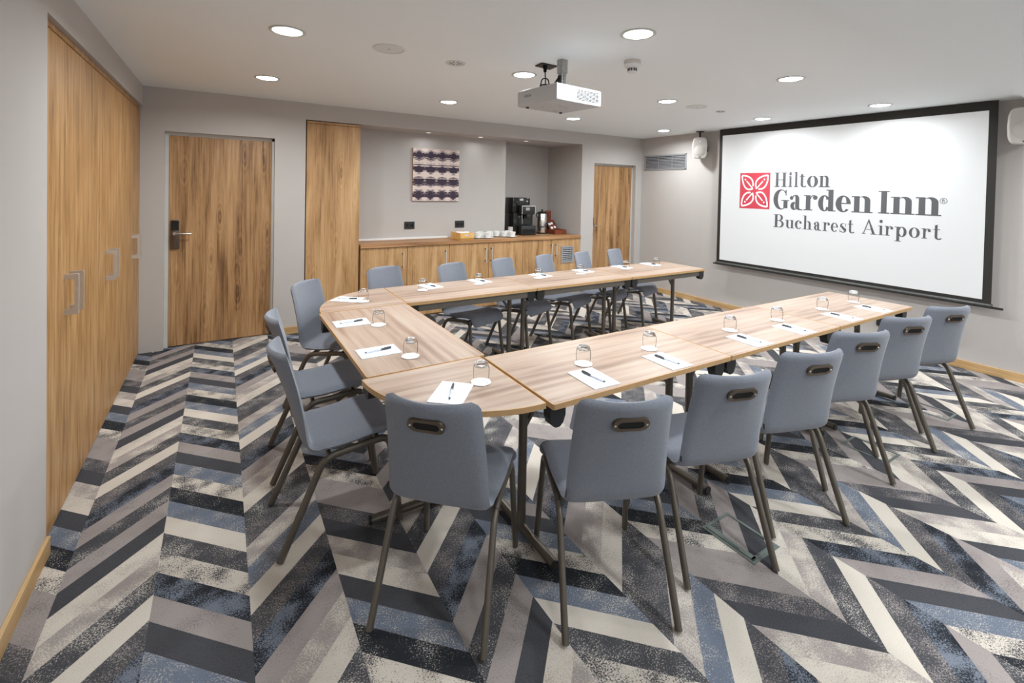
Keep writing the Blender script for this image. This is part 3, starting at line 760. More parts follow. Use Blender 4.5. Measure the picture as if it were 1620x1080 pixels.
def text_mesh(txt, size, X, mt, parent, name='lettering'):
    c = bpy.data.curves.new('txt', 'FONT'); c.body = txt; c.size = size; c.align_x = 'CENTER'; c.extrude = .0003
    o = bpy.data.objects.new('txt', c); S.collection.objects.link(o)
    dg = bpy.context.evaluated_depsgraph_get(); me = bpy.data.meshes.new_from_object(o.evaluated_get(dg))
    bpy.data.objects.remove(o); r = bpy.data.objects.new(name, me); S.collection.objects.link(r); me.materials.clear(); me.materials.append(mt)
    r.parent = parent; r.matrix_local = X; return r
text_mesh('EPSON', .021, Matrix.Translation((-hw-.0008, .08, .052)) @ Matrix.Rotation(-PI/2, 4, 'Z') @ Matrix.Rotation(PI/2, 4, 'X'), M_label, body)
k = MB(); k.box(.01, .15, -.05, .1, hh, hh+.018, bev=.003); k.tube([(.12, -.1, hh), (.12, -.1, hh+.012)], .018, 12); k.build('mount_plate', M_zinc, t, True)
# pole of three nested square sections
k = MB(); px, py = .128, .110
k.box(px-.026, px+.026, py-.026, py+.026, .26, .355, bev=.002); k.box(px-.02, px+.02, py-.02, py+.02, .17, .262, bev=.002); k.box(px-.027, px+.027, py-.027, py+.027, hh+.015, .185, bev=.002)
k.build('ceiling_pole', M_zinc, t)
k = MB()
for zz in (.2, .22, .24): k.tube([(px-.0215, py-.008, zz), (px-.0205, py-.008, zz)], .004, 8); k.tube([(px-.008, py-.0215, zz), (px-.008, py-.0205, zz)], .004, 8)
k.box(px-.03, px-.018, py-.012, py+.012, .19, .245); k.build('pole_bolt', M_black, t)
k = MB()
k.tube(smooth_path([(px-.03, py, .235), (px-.06, py, .195), (.02, .08, .158), (-.06, .06, .15), (-.12, .04, .135), (-.15, .03, hh)], .05), .005, 8)
k.tube(smooth_path([(px-.03, py-.01, .225), (px-.07, py, .18), (.0, .06, .14), (-.06, .03, .14), (-.1, .0, .172), (-.15, .0, .165), (-.165, .0, hh)], .04), .004, 8)
k.build('cable', M_cable, t, True)
t = thing('ceiling_cable_plate', 'black plate on the ceiling with a cable dropping to the projector', 'cable outlet', (2.612, 2.748, H), 0)
MB().add([(-.066, .04, -.001), (-.07, -.05, -.001), (.07, -.046, -.001), (.079, .058, -.001), (-.066, .04, -.009), (-.07, -.05, -.009), (.07, -.046, -.009), (.079, .058, -.009)], [(0, 1, 2, 3), (7, 6, 5, 4), (0, 4, 5, 1), (1, 5, 6, 2), (2, 6, 7, 3), (3, 7, 4, 0)]).build('plate', M_black, t)
k = MB(); k.tube([(-.02, -.02, -.008), (-.02, -.02, -.055)], [.017, .010], 12); k.tube(smooth_path([(-.02, -.02, -.05), (-.022, -.03, -.11), (-.035, -.05, -.16), (-.06, -.09, -.215), (-.09, -.13, -.245)], .03), .0045, 8)
k.build('cable', M_cable, t, True)

# ------------------------------------------------------------------ projection screen
XS = 6.57
sc = thing('projection_screen', 'large white projection screen in a black border showing a hotel logo', 'projection screen', (XS, 2.64, .63))
def YZ(y, z): return (0, y-2.64, z-.63)
def flat(m_, y0, y1, z0, z1, x0, x1, mi=0): m_.box(x0, x1, y0-2.64, y1-2.64, z0-.63, z1-.63, mi)
k = MB(); oy0, oy1, oz0, oz1 = 1.262, 4.030, .652, 2.515; iy0, iy1, iz0, iz1 = 1.322, 3.985, .70, 2.43
flat(k, oy0, iy0, oz0, oz1, -.0005, .004); flat(k, iy1, oy1, oz0, oz1, -.0005, .004); flat(k, iy0, iy1, iz1, oz1, -.0005, .004); flat(k, iy0, iy1, oz0, iz0, -.0005, .004)
k.build('border', M_screenf, sc)
k = MB(); flat(k, iy0-.002, iy1+.002, iz0-.002, iz1+.002, 0, .003); scr = k.build('screen_surface', M_scr, sc)
k = MB(); k.tube([(.0, 1.255-2.64, .018), (.0, 4.035-2.64, .018)], .022, 16); k.build('bottom_bar', M_case, sc, True)
k = MB(); k.box(-.012, .012, 1.185-2.64, 4.075-2.64, -.002, .016); k.build('bottom_rail', M_screenf, sc)
k = MB(); k.box(.005, .04, 1.30-2.64, 3.99-2.64, 2.452-.63, 2.518-.63); k.build('roller_case', M_screenf, sc)

# glyphs of a heavy-serif face, drawn as strokes; unit = cap height
class G(MB):
    layer = 0
    def add(s, vs, fs, mi=0, X=None):
        s.layer += 1; return MB.add(s, [(p[0], p[1], s.layer*.0001) for p in vs], fs, mi, X)
    def R(s, x0, x1, y0, y1): s.add([(x0, y0, 0), (x1, y0, 0), (x1, y1, 0), (x0, y1, 0)], [(0, 1, 2, 3)])
    def Q(s, *p): s.add([(x, y, 0) for x, y in p], [tuple(range(len(p)))])
    def A(s, co, ro, ci, ri, a0, a1, n=20):
        vs = []
        for k in range(n+1):
            a = math.radians(a0+(a1-a0)*k/n); c_, s_ = math.cos(a), math.sin(a)
            vs += [(co[0]+ro[0]*c_, co[1]+ro[1]*s_, 0), (ci[0]+ri[0]*c_, ci[1]+ri[1]*s_, 0)]
        s.add(vs, [(2*k, 2*k+2, 2*k+3, 2*k+1) for k in range(n)])
    def C(s, x, y, r, n=16): s.add([(x+r*math.cos(2*PI*k/n), y+r*math.sin(2*PI*k/n), 0) for k in range(n)], [tuple(range(n))])
def glyph(ch, T, t_, xh):
    g = G(); q = xh/.66; sf = .10; S2 = t_
    def st(x, y0, y1, w=T): g.R(x, x+w, y0, y1)
    def sb(x, y, l=sf, r=sf, w=T): g.R(x-l, x+w+r, y, y+S2)
    if ch == 'H':
        st(.1, 0, 1); st(.56+T*.3, 0, 1); g.R(.1, .56+T, .47, .47+S2)
        for x in (.1, .56+T*.3):
            sb(x, 0); sb(x, 1-S2)
        return g, .76+T*1.3
    if ch == 'I': st(.12, 0, 1, T*1.15); sb(.12, 0, .12, .12, T*1.15); sb(.12, 1-S2, .12, .12, T*1.15); return g, .24+T*1.15+.05
    if ch == 'i': st(.1, 0, xh); sb(.1, 0); sb(.1, xh-S2, sf, 0); g.C(.1+T/2, .9, T*.55+.02); return g, .2+T+.03
    if ch == 'l': st(.1, 0, 1.03); sb(.1, 0); sb(.1, 1.03-S2, sf, 0); return g, .2+T+.03
    if ch == 't':
        st(.1, .13, .84); g.R(0, .36+T*.3, xh-S2, xh); g.A((.1+.15+T/2, .15), (.15+T/2, .17), (.1+.17+T/2, .17), (.17-T/2, .13), 180, 330, 14); g.Q((.1, .84), (.1+T, .84), (.1+T, .9)); return g, .42+T*.5
    if ch == 'o':
        rx = .2+T*.55; c = (rx+.03, xh/2); g.A(c, (rx, xh/2+.015), c, (rx-T, xh/2+.015-S2*.8), 0, 360, 32); return g, 2*rx+.09
    if ch in 'nhu' and ch != 'u':
        st(.1, 0, xh if ch == 'n' else 1.03); sb(.1, 0); sb(.1, (xh if ch == 'n' else 1.03)-S2, sf, 0)
        x2 = .1+T+.2; st(x2, 0, xh-.2); sb(x2, 0)
        w_ = (x2+T-.1-T*.7)/2; c = (x2+T-w_, xh-.2); g.A(c, (w_, .21), (c[0]-T*.45, c[1]), (w_-T*.55, .21-S2*1.2), 0, 165, 14); return g, x2+T+.13
    if ch == 'u':
        st(.1, .17, xh); sb(.1, xh-S2, sf, 0); x2 = .1+T+.2; st(x2, 0, xh); sb(x2, xh-S2, sf, 0); sb(x2, 0, 0, sf)
        w_ = (x2+T*.3-.1)/2; c = (.1+w_, .18); g.A(c, (w_, .195), (c[0]+T*.45, c[1]), (w_-T*.55, .195-S2*1.2), 180, 345, 14); return g, x2+T+.13
    if ch == 'r':
        st(.1, 0, xh); sb(.1, 0); sb(.1, xh-S2, sf, 0); g.A((.1+T+.14, xh-.2), (.16, .21), (.1+T+.15, xh-.2), (.13, .21-S2), 40, 175, 12); g.C(.1+T+.22, xh-.115, .065+T*.2); return g, .1+T+.33
    if ch == 'd':
        rx = .17+T*.5; c = (rx+.03, xh/2); x2 = .05+rx*1.55; g.A(c, (rx, xh/2+.015), (c[0]+T*.1, c[1]), (rx-T*.9, xh/2-S2*.8), 30, 330, 28)
        st(x2, 0, 1.03); sb(x2, 1.03-S2, sf, 0); sb(x2, 0, 0, sf); return g, x2+T+.12
    if ch == 'p':
        st(.1, -.32, xh); sb(.1, -.32); sb(.1, xh-S2, sf, 0); rx = .17+T*.5; c = (.1+T+rx*.55, xh/2)
        g.A(c, (rx, xh/2+.015), (c[0]-T*.1, c[1]), (rx-T*.9, xh/2-S2*.8), -150, 150, 28); return g, c[0]+rx+.05
    if ch == 'e':
        rx = .19+T*.5; c = (rx+.03, xh/2); g.A(c, (rx, xh/2+.015), (c[0]+T*.15, c[1]), (rx-T*.9, xh/2-S2*.8), 5, 318, 30); g.R(c[0]-rx+T*.5, c[0]+rx-.01, xh/2, xh/2+S2*1.0); return g, 2*rx+.07
    if ch == 'c':
        rx = .18+T*.5; c = (rx+.03, xh/2); g.A(c, (rx, xh/2+.015), (c[0]+T*.15, c[1]), (rx-T*.9, xh/2-S2*.8), 45, 318, 28); g.C(c[0]+rx*.55, xh*.76, .05+T*.2); return g, 2*rx+.05
    if ch == 'a':
        x2 = .22+T*.5; st(x2, .1, xh-.18); g.A((x2+T-.17-T*.2, xh-.2), (.17+T*.2, .215), (x2+T-.17-T*.45, xh-.2), (.17-T*.55, .215-S2), 0, 150, 14); g.C(.11, xh-.16, .055+T*.2)
        g.A((x2+T+.08, .1), (.08+T, .115), (x2+T+.09, .11), (.075, .075), 180, 300, 8)
        g.A((.05+.17+T*.2, .19), (.17+T*.2, .205), (.05+.17+T*.55, .19), (.17-T*.4, .15), 85, 300, 18); return g, x2+T+.15
    if ch == 's':
        g.A((.23, .48*q), (.17, .195*q), (.24, .49*q), (.17-T*.55, .15*q), 50, 215, 14); g.Q((.06, .44*q), (.10+T*.6, .50*q), (.43, .22*q), (.41-T*.8, .13*q)); g.A((.24, .18*q), (.19, .195*q), (.23, .17*q), (.19-T*.6, .15*q), -150, 40, 14); g.R(.37, .37+S2*.8, .44*q, .66*q); g.R(.05, .05+S2*.8, 0, .22*q); return g, .5
    if ch == 'G':
        c = (.41, .5); g.A(c, (.40, .525), (c[0]+T*.3, c[1]), (.40-T*.8, .525-S2*1.2), 45, 305, 32); x2 = .56; st(x2, .06, .43, T*.95); g.R(x2-.12, x2+T*.95+.09, .43, .43+S2); g.Q((.67, .70), (.67+S2*1.1, .70), (.67+S2*1.1, 1.0), (.67-S2*.2, 1.0), (.64, .86)); return g, .85
    if ch == 'B':
        st(.1, 0, 1); g.R(0, .42, 1-S2, 1); g.R(0, .44, 0, S2); g.R(.1, .42, .5, .5+S2)
        g.A((.4, .75+S2/4), (.22, .25-S2/4+.0), (.4-T*.3, .75+S2/4), (.22-T*.6, .25-S2*1.1), -90, 90, 16); g.A((.42, .25+S2/2), (.26, .25+S2/2), (.42-T*.3, .25+S2/2), (.26-T*.6, .25-S2*.6), -90, 90, 16); return g, .74
    if ch == 'A':
        g.Q((.02, 0), (.02+S2*1.3, 0), (.43, .93), (.38, 1.02)); g.Q((.62, 0), (.62+T*1.15, 0), (.40, 1.02), (.36, .9)); g.R(.2, .62, .3, .3+S2); g.R(-.06, .2, 0, S2); g.R(.5, .72+T*1.15, 0, S2); return g, .8+T
    return g, .3
def word(letters, T, t_, z_base, cap, xh):
    """each letter with the two world y where it starts and ends on the screen"""
    m_ = MB()
    for ch, ya, yb in letters:
        g, adv = glyph(ch, T, t_, xh)
        x0 = min(p[0] for p in g.v); x1 = max(p[0] for p in g.v); k_ = (ya-yb)/(x1-x0)
        m_.add([(-.0012-p[2], ya-(p[0]-x0)*k_-2.64, z_base+p[1]*cap-.63) for p in g.v], g.f)
    return m_.build('lettering', M_text, scr)
word([('H', 3.2478, 3.0948), ('i', 3.0771, 3.0301), ('l', 3.0101, 2.9614), ('t', 2.9484, 2.866), ('o', 2.861, 2.7402), ('n', 2.7317, 2.6144)], .19, .055, 1.7205, .180, .74)
word([('G', 3.2542, 3.0601), ('a', 3.0534, 2.8958), ('r', 2.8919, 2.7393), ('d', 2.7331, 2.5494), ('e', 2.5494, 2.3977), ('n', 2.3901, 2.1912)], .225, .045, 1.4445, .240, .75)
word([('I', 2.1425, 2.0445), ('n', 2.0348, 1.8355), ('n', 1.8282, 1.6285)], .22, .045, 1.4465, .239, .75)
word([('B', 3.2459, 3.1174), ('u', 3.101, 2.9922), ('c', 2.9856, 2.9074), ('h', 2.8945, 2.7909), ('a', 2.7711, 2.6881), ('r', 2.6761, 2.6003), ('e', 2.5909, 2.517), ('s', 2.4988, 2.4338), ('t', 2.4205, 2.3527)], .16, .04, 1.2145, .161, .62)
word([('A', 2.2867, 2.1473), ('i', 2.1372, 2.0873), ('r', 2.0794, 2.0064), ('p', 1.993, 1.8934), ('o', 1.875, 1.7874), ('r', 1.7741, 1.7025), ('t', 1.6854, 1.6177)], .16, .04, 1.2170, .161, .62)
# registered mark
k = MB(); cy, cz, r = 1.6154, 1.595, .028
n = 28; vs = []; fs = []
for j in range(n):
    a = 2*PI*j/n
    vs += [(-.0016, cy+r*math.cos(a)-2.64, cz+r*math.sin(a)-.63), (-.0016, cy+(r-.004)*math.cos(a)-2.64, cz+(r-.004)*math.sin(a)-.63)]
for j in range(n): fs.append((2*j, (2*j+2) % (2*n), (2*j+3) % (2*n), 2*j+1))
k.add(vs, fs); k.build('registered_mark_ring', M_text, scr)
text_mesh('R', .045, Matrix.Translation((-.0016, cy-2.64, cz-.0155-.63)) @ Matrix.Rotation(-PI/2, 4, 'Z') @ Matrix.Rotation(PI/2, 4, 'X'), M_text, scr)
# red square with four leaves
ly0, ly1, lz0, lz1 = 3.708, 3.302, 1.433, 1.902
k = MB(); k.add([(-.0012, ly0-2.64, lz0-.63), (-.0012, ly1-2.64, lz0-.63), (-.0012, ly1-2.64, lz1-.63), (-.0012, ly0-2.64, lz1-.63)], [(0, 1, 2, 3)]); k.build('emblem_square', M_red, scr)
def stroke(G_, pts, wd):
    P = [Vector(p) for p in pts]; vs = []
    for i, p in enumerate(P):
        t2 = (P[min(i+1, len(P)-1)]-P[max(i-1, 0)]).normalized(); n2 = Vector((-t2.y, t2.x))*wd/2
        vs += [tuple(p+n2), tuple(p-n2)]
    G_.add([(a, b_, 0) for a, b_ in vs], [(2*i, 2*i+2, 2*i+3, 2*i+1) for i in range(len(P)-1)])
def bez(p0, p1, p2, p3, n=14):
    p0, p1, p2, p3 = map(Vector, (p0, p1, p2, p3)); return [p0*(1-t)**3+p1*3*t*(1-t)**2+p2*3*t*t*(1-t)+p3*t**3 for t in [i/n for i in range(n+1)]]
G_ = MB()
for q in range(4):
    L_ = MB()   # leaf in upper-left quadrant, unit square centred on 0
    stroke(L_, bez((-.43, .43), (-.22, .43), (-.03, .36), (-.05, .13)), .042)
    stroke(L_, bez((-.43, .43), (-.42, .18), (-.30, .0), (-.14, .04)), .042)
    stroke(L_, bez((-.14, .04), (-.09, .045), (-.07, .06), (-.06, .07)), .042)
    stroke(L_, [(-.27, .27), (-.065, .068)], .034)
    n = 10; L_.add([(-.315+.025*math.cos(2*PI*j/n), .315+.025*math.sin(2*PI*j/n), 0) for j in range(n)], [tuple(range(n))])
    R_ = Matrix.Rotation(-q*PI/2, 4, 'Z'); G_.add([tuple(R_ @ Vector(p)) for p in L_.v], L_.f)
k = MB(); k.add([(-.002, (ly0+ly1)/2-p[0]*(ly0-ly1)-2.64, (lz0+lz1)/2+p[1]*(lz1-lz0)-.63) for p in G_.v], G_.f); k.build('emblem_leaves', M_wprint, scr)

# wall speakers
def speaker(label, x, y, rz, zc, h, wdt, dep, mount):
    t = thing('wall_speaker', label, 'speaker', (x, y, zc), rz)
    nz = 14; n = 24; vs = []; fs = []
    def outline(sc_, yy):
        P = []
        for j in range(n):
            a = 2*PI*j/n; c_, s_ = math.cos(a), math.sin(a); e = .42
            px_ = wdt/2*sc_*math.copysign(abs(c_)**e, c_); pz_ = h/2*(.5+.5*sc_)*math.copysign(abs(s_)**e, s_)
            px_ *= 1-.10*(pz_/(h/2))**2
            P.append((px_, yy, pz_))
        return P
    lay = [(.72, dep), (.86, dep*.75), (1., .03), (1., .015), (.95, .004), (.90, 0)]
    for s_, yy in lay: vs += outline(s_, yy)
    for i in range(len(lay)-1):
        for j in range(n): fs.append((i*n+j, i*n+(j+1) % n, (i+1)*n+(j+1) % n, (i+1)*n+j))
    fs += [tuple(range(n)), tuple((len(lay)-1)*n+j for j in range(n))]
    b_ = MB().add(vs, fs).build('cabinet', M_whitem, t, True)
    X = Matrix.Rotation(PI/2, 4, 'X')
    MB().lathe([(wdt*.36, -.001), (wdt*.36, .003), (wdt*.345, .0045), (0, .002), (0, -.001)], 30, (0, -h*.12, 0), 0, X).build('woofer_grille', M_whitem, b_, True)
    MB().lathe([(.016, -.001), (.016, .003), (0, .0045)], 16, (0, h*.3, 0), 0, X).build('tweeter', M_white, b_, True)
    MB().box(-.018, .018, -.003, .001, -h*.42-.006, -h*.42+.006).build('badge', M_label, b_)
    if mount:
        m_ = MB(); m_.tube([(0, .05, h/2-.03), (0, .05, H-zc-.008)], .014, 12); m_.tube([(0, .05, H-zc-.012), (0, .05, H-zc-.001)], .055, 24); m_.box(wdt*.5-.006, wdt*.5+.012, .05, .075, -.05, .02)
        m_.build('mount', M_black, t, True)
    else:
        MB().box(-.03, .03, dep-.01, dep+.05, -.05, .05).build('mount', M_black, t)
speaker('small white speaker hanging between the vent and the screen', 6.49, 4.29, math.radians(-52), 2.275, .31, .205, .16, True)
speaker('white speaker cut off by the right edge of the photo', 6.50, 1.075, math.radians(-68), 2.262, .325, .22, .13, False)

# right wall vent
t = thing('wall_vent', 'grey rectangular vent grille high on the wall left of the screen', 'vent', (XR-.012, 5.062, 2.107))
k = MB(); w2, h2 = .415, .122
k.box(0, .012, -w2, w2, -h2, -h2+.02); k.box(0, .012, -w2, w2, h2-.02, h2); k.box(0, .012, -w2, -w2+.02, -h2, h2); k.box(0, .012, w2-.02, w2, -h2, h2)
k.build('frame', M_greym, t)
k = MB()
for j in range(9):
    z = -h2+.028+j*.0235; k.add([(.001, -w2+.02, z), (.001, w2-.02, z), (.010, w2-.02, z+.012), (.010, -w2+.02, z+.012), (.002, -w2+.02, z-.002), (.002, w2-.02, z-.002), (.0112, w2-.02, z+.010), (.0112, -w2+.02, z+.010)], [(0, 1, 2, 3), (7, 6, 5, 4), (0, 4, 5, 1), (1, 5, 6, 2), (2, 6, 7, 3), (3, 7, 4, 0)])
k.build('slats', M_greym, t)
k = MB()
for j in (-.15, .12): k.box(-.001, .002, j-.003, j+.003, -h2+.02, h2-.02)
k.build('divider', M_greym, t)
MB().box(.0113, .0118, -w2+.02, w2-.02, -h2+.02, h2-.02).build('backing', M_dark, t)

# sockets
for x, lb in ((2.755, 'black double socket below the picture, left one'), (3.49, 'black double socket right of the picture, above the bamboo box')):
    t = thing('wall_socket', lb, 'socket', (x, YS, 1.116), 0, 'black double sockets on the recess wall')
    MB().box(-.07, .07, -.012, 0, -.048, .048, bev=.004).build('plate', M_black, t)
    k = MB()
    for s in (-.03, .03): k.tube([(s, -.0125, 0), (s, -.0115, 0)], .02, 18)
    k.build('outlet', M_gloss, t)
tag(MB().box(-.04, .04, -.01, 0, -.04, .04, bev=.003).build('power_socket', M_black, loc=(0, 0, 0)), 'black socket low on the right wall behind the end of the near tables', 'socket')
ps = bpy.data.objects['power_socket']; ps.location = (XR, 2.11, .288); ps.rotation_euler = (0, 0, -PI/2); ps.scale = (1.05, 3, 1.35)

# picture
def art_mat():
    m_ = bpy.data.materials.new('mirrored_ink_canvas'); m_.use_nodes = True; nt = m_.node_tree; N = nt.nodes; L = nt.links; b_ = N['Principled BSDF']; b_.inputs['Roughness'].default_value = .8
    tc = N.new('ShaderNodeTexCoord'); sp = N.new('ShaderNodeSeparateXYZ'); L.new(tc.outputs['Object'], sp.inputs[0])
    def mth(op, a, b2=None, c=None):
        n = N.new('ShaderNodeMath'); n.operation = op
        for i, v in enumerate((a, b2, c)):
            if v is None: continue
            if isinstance(v, (int, float)): n.inputs[i].default_value = v
            else: L.new(v, n.inputs[i])
        return n.outputs[0]
    # four mirrored columns, four rows
    px_ = mth('PINGPONG', mth('ADD', sp.outputs[0], .337), .0842)           # 0 at seams/centres
    row = mth('MULTIPLY', mth('ADD', sp.outputs[2], .352), 1/.176)
    fr = mth('FRACT', row); ri = mth('FLOOR', row)
    cb = N.new('ShaderNodeCombineXYZ'); L.new(mth('MULTIPLY', px_, 14), cb.inputs[0]); L.new(mth('MULTIPLY', fr, 30), cb.inputs[2]); L.new(mth('MULTIPLY', ri, 3.7), cb.inputs[1])
    n1 = N.new('ShaderNodeTexNoise'); n1.inputs['Scale'].default_value = 1.0; n1.inputs['Detail'].default_value = 4; L.new(cb.outputs[0], n1.inputs['Vector'])
    band = mth('SUBTRACT', 1.12, mth('MULTIPLY', mth('ABSOLUTE', mth('SUBTRACT', fr, .45)), 2.4))      # dark belt in each row
    bump_ = mth('MULTIPLY', mth('SUBTRACT', px_, .052), 6.5)
    v = mth('ADD', mth('ADD', band, bump_), mth('MULTIPLY', mth('SUBTRACT', n1.outputs[0], .5), 3.4))
    r = N.new('ShaderNodeValToRGB'); e = r.color_ramp.elements; e[0].position = .30; e[0].color = srgb(226, 208, 200); e[1].position = .42; e[1].color = srgb(58, 46, 62)
    x = e.new(.36); x.color = srgb(150, 132, 138)
    L.new(v, r.inputs[0]); L.new(r.outputs[0], b_.inputs['Base Color']); return m_
t = thing('canvas_picture', 'square canvas picture with mirrored dark purple ink blots on cream', 'picture', (3.118, YS-.03, 1.795))
MB().box(-.337, .337, 0, .002, -.352, .352).build('print', art_mat(), t)
MB().box(-.336, .336, .002, .03, -.351, .351).build('stretcher_frame', M_cab, t)

# ------------------------------------------------------------------ things on the worktop
Z = CT1
t = thing('bamboo_box', 'open bamboo box of white sachets on the worktop', 'box', (3.40, 5.68, Z), math.radians(4))
k = MB(); w2, d2, h2 = .105, .13, .098
k.box(-w2, w2, -d2, -d2+.01, 0, .03); k.box(-w2, w2, -d2, -d2+.01, .06, h2) if False else None
# front panel with hand slot
k.ring([(-w2, 0), (w2, 0), (w2, h2), (-w2, h2)], [(-.035, .055), (.035, .055), (.035, .08), (-.035, .08)], 0, .01, 0, Matrix.Translation((0, -d2+.01, 0)) @ Matrix.Rotation(PI/2, 4, 'X'))
k.box(-w2, w2, d2-.01, d2, 0, h2); k.box(-w2, -w2+.01, -d2+.01, d2-.01, 0, h2); k.box(w2-.01, w2, -d2+.01, d2-.01, 0, h2); k.box(-w2, w2, -d2+.01, d2-.01, 0, .006)
k.build('tray', M_bamboo, t)
s0 = None
for j in range(10):
    x = 3.34+.035*(j % 4)+.004*j % .02; y = 5.60+.055*(j // 4)+.01*(j % 2)
    lb = 'white paper sachet in the bamboo box'
    if s0 is None:
        s0 = tag(MB().box(-.022, .022, -.006, .006, 0, .098, bev=.004).build('sachet', M_paper), lb, 'sachet', 'sachets in the bamboo box')
        s0.location = (x, y, Z+.008)
        so = s0
    else:
        so = s0.copy(); S.collection.objects.link(so); so.location = (x, y, Z+.008)
    so.rotation_euler = (random.uniform(-.15, .15), random.uniform(-.1, .1), random.uniform(-.5, .5))
    if j == 9: so.scale = (1, 1, .9)
# cups on saucers
def make_cup(label, group):
    t = thing('coffee_cup', label, 'cup', (0, 0, 0), 0, group)
    MB().lathe([(0, .001), (.026, 0), (.031, .006), (.043, .035), (.047, .068), (.045, .068), (.041, .036), (.029, .010), (0, .007)], 24).build('bowl', M_porc, t, True)
    MB().tube(smooth_path([(.043, 0, .054), (.068, 0, .056), (.066, 0, .026), (.037, 0, .02)], .016), .0048, 8).build('handle', M_porc, t, True)
    return t
def make_saucer(label, group):
    return tag(MB().lathe([(0, .002), (.03, .0), (.045, .004), (.072, .013), (.071, .016), (.045, .008), (.03, .005), (0, .005)], 28).build('saucer', M_porc, None, True), label, 'saucer', group)
cg, sg = 'white coffee cups on the worktop', 'white saucers on the worktop'
cup_pos = [((3.57, 5.80), 'directly behind the bamboo box'), ((3.66, 5.72), 'second from the bamboo box, front row'), ((3.755, 5.86), 'second from the bamboo box, back row'), ((3.79, 5.665), 'at the front of the left group of cups'), ((3.905, 5.84), 'at the back right of the left group of cups'),
           ((4.03, 5.84), 'leftmost of the group by the coffee machine'), ((4.11, 5.76), 'middle of the group by the coffee machine'), ((4.185, 5.67), 'front right, just left of the coffee machine'), ((4.215, 5.83), 'back right, touching the paper cup stack')]
c0 = make_cup('white coffee cup '+cup_pos[0][1], cg); c0.scale = (1.08, 1.08, 1.08); s0_ = make_saucer('white saucer under the cup '+cup_pos[0][1], sg)
for j, ((x, y), tx) in enumerate(cup_pos):
    y -= .0
    if j == 0: c0.location = (x, y, Z+.0065); s0_.location = (x, y, Z); c0.rotation_euler = (0, 0, -.2)
    
    else:
        dup(c0, (x, y, Z+.0065), -.3+.12*j, 'white coffee cup '+tx, cg)
        q = s0_.copy(); S.collection.objects.link(q); q.location = (x, y, Z); q['label'] = 'white saucer under the cup '+tx
# paper cup stack
t = thing('paper_cup_stack', 'stack of pale paper cups left of the coffee machine', 'cup stack', (4.31, 5.92, Z))
k = MB()
k.lathe([(.028, 0), (.036, .085), (.038, .087), (.036, .088), (.037, .10), (.037, .101), (.0375, .112), (.0375, .114), (.038, .126), (.034, .126), (.03, .05), (0, .05)], 20)
k.build('cups', M_whitem, t, True)
# coffee machine
t = thing('coffee_machine', 'black automatic coffee machine in the corner of the recess', 'coffee machine', (4.555, 6.03, Z), math.radians(-4))
MB().box(-.175, .165, -.10, .18, 0, .33, bev=.01).build('housing', M_gloss, t, True)
MB().box(-.185, .12, -.08, .17, .33, .565, bev=.012).build('bean_hopper', M_gloss, t, True)
k = MB().box(-.10, .155, -.22, -.10, .0, .145, bev=.012); d = k.build('drip_tray', M_black, t, True)
k = MB().box(-.075, .13, -.224, -.219, .02, .095, bev=.002).build('tray_front', M_gloss, d)
MB().box(-.09, .145, -.20, -.10, .31, .45, bev=.014).build('brew_head', M_black, t, True)
k = MB(); k.box(-.085, .14, -.206, -.199, .435, .45); k.box(-.09, -.08, -.206, -.199, .32, .45); k.box(.135, .145, -.206, -.199, .32, .45)
k.build('chrome_trim', M_chrome, t)
MB().box(-.02, .045, -.204, -.199, .375, .42, bev=.002).build('display', M_greym, t)
k = MB(); k.box(-.005, .055, -.215, -.15, .255, .315, bev=.008); k.tube([(.012, -.19, .26), (.012, -.19, .235)], .006, 10); k.tube([(.038, -.19, .26), (.038, -.19, .235)], .006, 10); k.build('spout', M_black, t, True)
MB().tube([(-.07, -.17, .30), (-.07, -.185, .2), (-.068, -.18, .17)], .006, 10).build('steam_wand', M_chrome, t, True)
k = MB(); k.box(-.06, .0, -.084, -.079, .52, .55); k.tube([(.07, -.0815, .51), (.07, -.0795, .51)], .012, 12); k.build('button', M_chrome, t)
# tea urn
t = thing('hot_drinks_urn', 'tall stainless steel urn between coffee machine and tea box', 'urn', (4.93, 5.98, Z))
MB().lathe([(0, .02), (.072, .02), (.074, .03), (.074, .10), (.070, .104), (.070, .112), (.078, .12), (.078, .318), (.074, .324), (0, .326)], 32).build('tank', M_chrome, t, True)
k = MB(); k.lathe([(.082, 0), (.082, .022), (.07, .024)], 28); k.lathe([(.079, .108), (.083, .11), (.083, .116), (.079, .118)], 28, closed=True); k.build('base_ring', M_black, t, True)
MB().lathe([(.081, .322), (.082, .332), (.06, .345), (.02, .352), (.014, .36), (.016, .382), (0, .386)], 28).build('lid', M_black, t, True)
k = MB()
for s in (-1, 1): k.tube(smooth_path([(s*.078, 0, .318), (s*.115, 0, .32), (s*.11, 0, .27), (s*.078, 0, .262)], .02), .007, 8)
k.build('handle', M_black, t, True)
k = MB(); k.tube([(0, -.075, .14), (0, -.112, .14)], .009, 10); k.tube([(0, -.108, .155), (0, -.11, .115)], .008, 10); k.box(-.004, .004, -.118, -.1, .155, .185); k.build('tap', M_black, t, True)
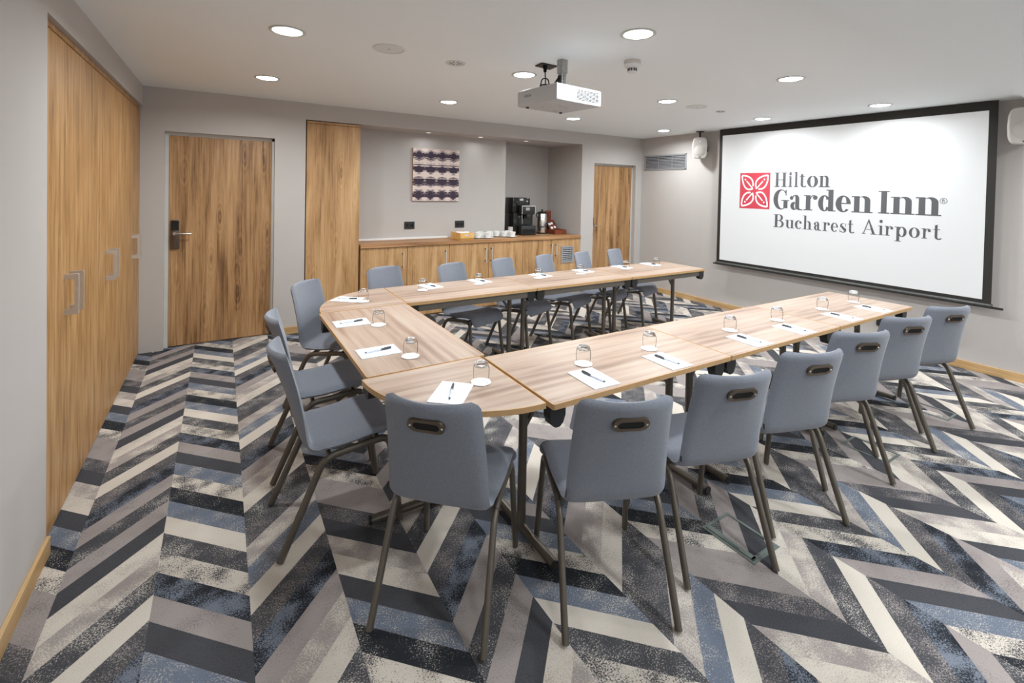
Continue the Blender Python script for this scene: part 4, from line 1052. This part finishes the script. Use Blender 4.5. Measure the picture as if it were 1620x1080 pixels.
# tea box
t = thing('tea_box', 'open mahogany tea box with raised lid at the right of the worktop', 'box', (5.15, 5.90, Z), math.radians(2))
k = MB(); k.box(-.12, .12, -.11, .13, 0, .008); k.box(-.12, .12, -.11, -.10, 0, .07); k.box(-.12, .12, .12, .13, 0, .07); k.box(-.12, -.11, -.11, .13, 0, .07); k.box(.11, .12, -.11, .13, 0, .07)
k.box(-.04, -.035, -.10, .12, 0, .065); k.box(.04, .045, -.10, .12, 0, .065); k.build('tray', M_mahog, t)
k = MB(); k.add([(-.11, .0, .065), (.05, .0, .065), (.05, .12, .21), (-.11, .12, .21), (-.11, .01, .058), (.05, .01, .058), (.05, .13, .20), (-.11, .13, .20)], [(0, 1, 2, 3), (7, 6, 5, 4), (0, 4, 5, 1), (1, 5, 6, 2), (2, 6, 7, 3), (3, 7, 4, 0)]); k.build('display_shelf', M_mahog, t)
k = MB(); k.box(-.12, .0, .13, .15, .07, .36, bev=.004); k.build('lid', M_mahog, t)
for j, (a, b_, c_) in enumerate(((-.09, .045, .095), (-.03, .05, .103), (-.06, .095, .16), (-.11, .085, .15))):
    q = tag(MB().box(-.02, .02, -.0015, .0015, -.018, .018).build('tea_sachet', M_paper), 'small white tea sachet in the open mahogany box', 'sachet', 'tea sachets in the mahogany box')
    q.location = (5.17+a, 5.90+b_-.03, Z+c_); q.rotation_euler = (math.radians(-36), 0, 0)

# ------------------------------------------------------------------ floor boxes
def floor_box(x0, x1, y0, y1, label, open_side):
    t = thing('floor_box', label, 'floor box', ((x0+x1)/2, (y0+y1)/2, 0), 0, 'floor boxes in the carpet')
    w2, d2 = (x1-x0)/2, (y1-y0)/2
    k = MB().ring([(-w2, -d2), (w2, -d2), (w2, d2), (-w2, d2)], [(-w2+.014, -d2+.014), (w2-.014, -d2+.014), (w2-.014, d2-.014), (-w2+.014, d2-.014)], .0005, .004)
    k.build('frame', M_green, t)
    if open_side:
        k = MB().box(-w2+.012, -w2+.04, -d2+.012, d2-.012, .003, .009, bev=.002); k.box(-w2+.018, -w2+.03, -.05, .03, .009, .012); k.box(-w2+.012, w2-.012, -d2+.012, -d2+.026, .003, .009, bev=.002)
        k.build('lid_edge', M_green, t)
    return t
floor_box(2.624, 2.826, 1.125, 1.389, 'grey framed floor box under the third near chair, lid edge raised', True)
floor_box(4.085, 4.270, 1.150, 1.407, 'flush grey framed floor box under the fifth and sixth near chairs', False)
floor_box(5.140, 5.330, 1.155, 1.390, 'grey framed floor box below the last near chair', False)
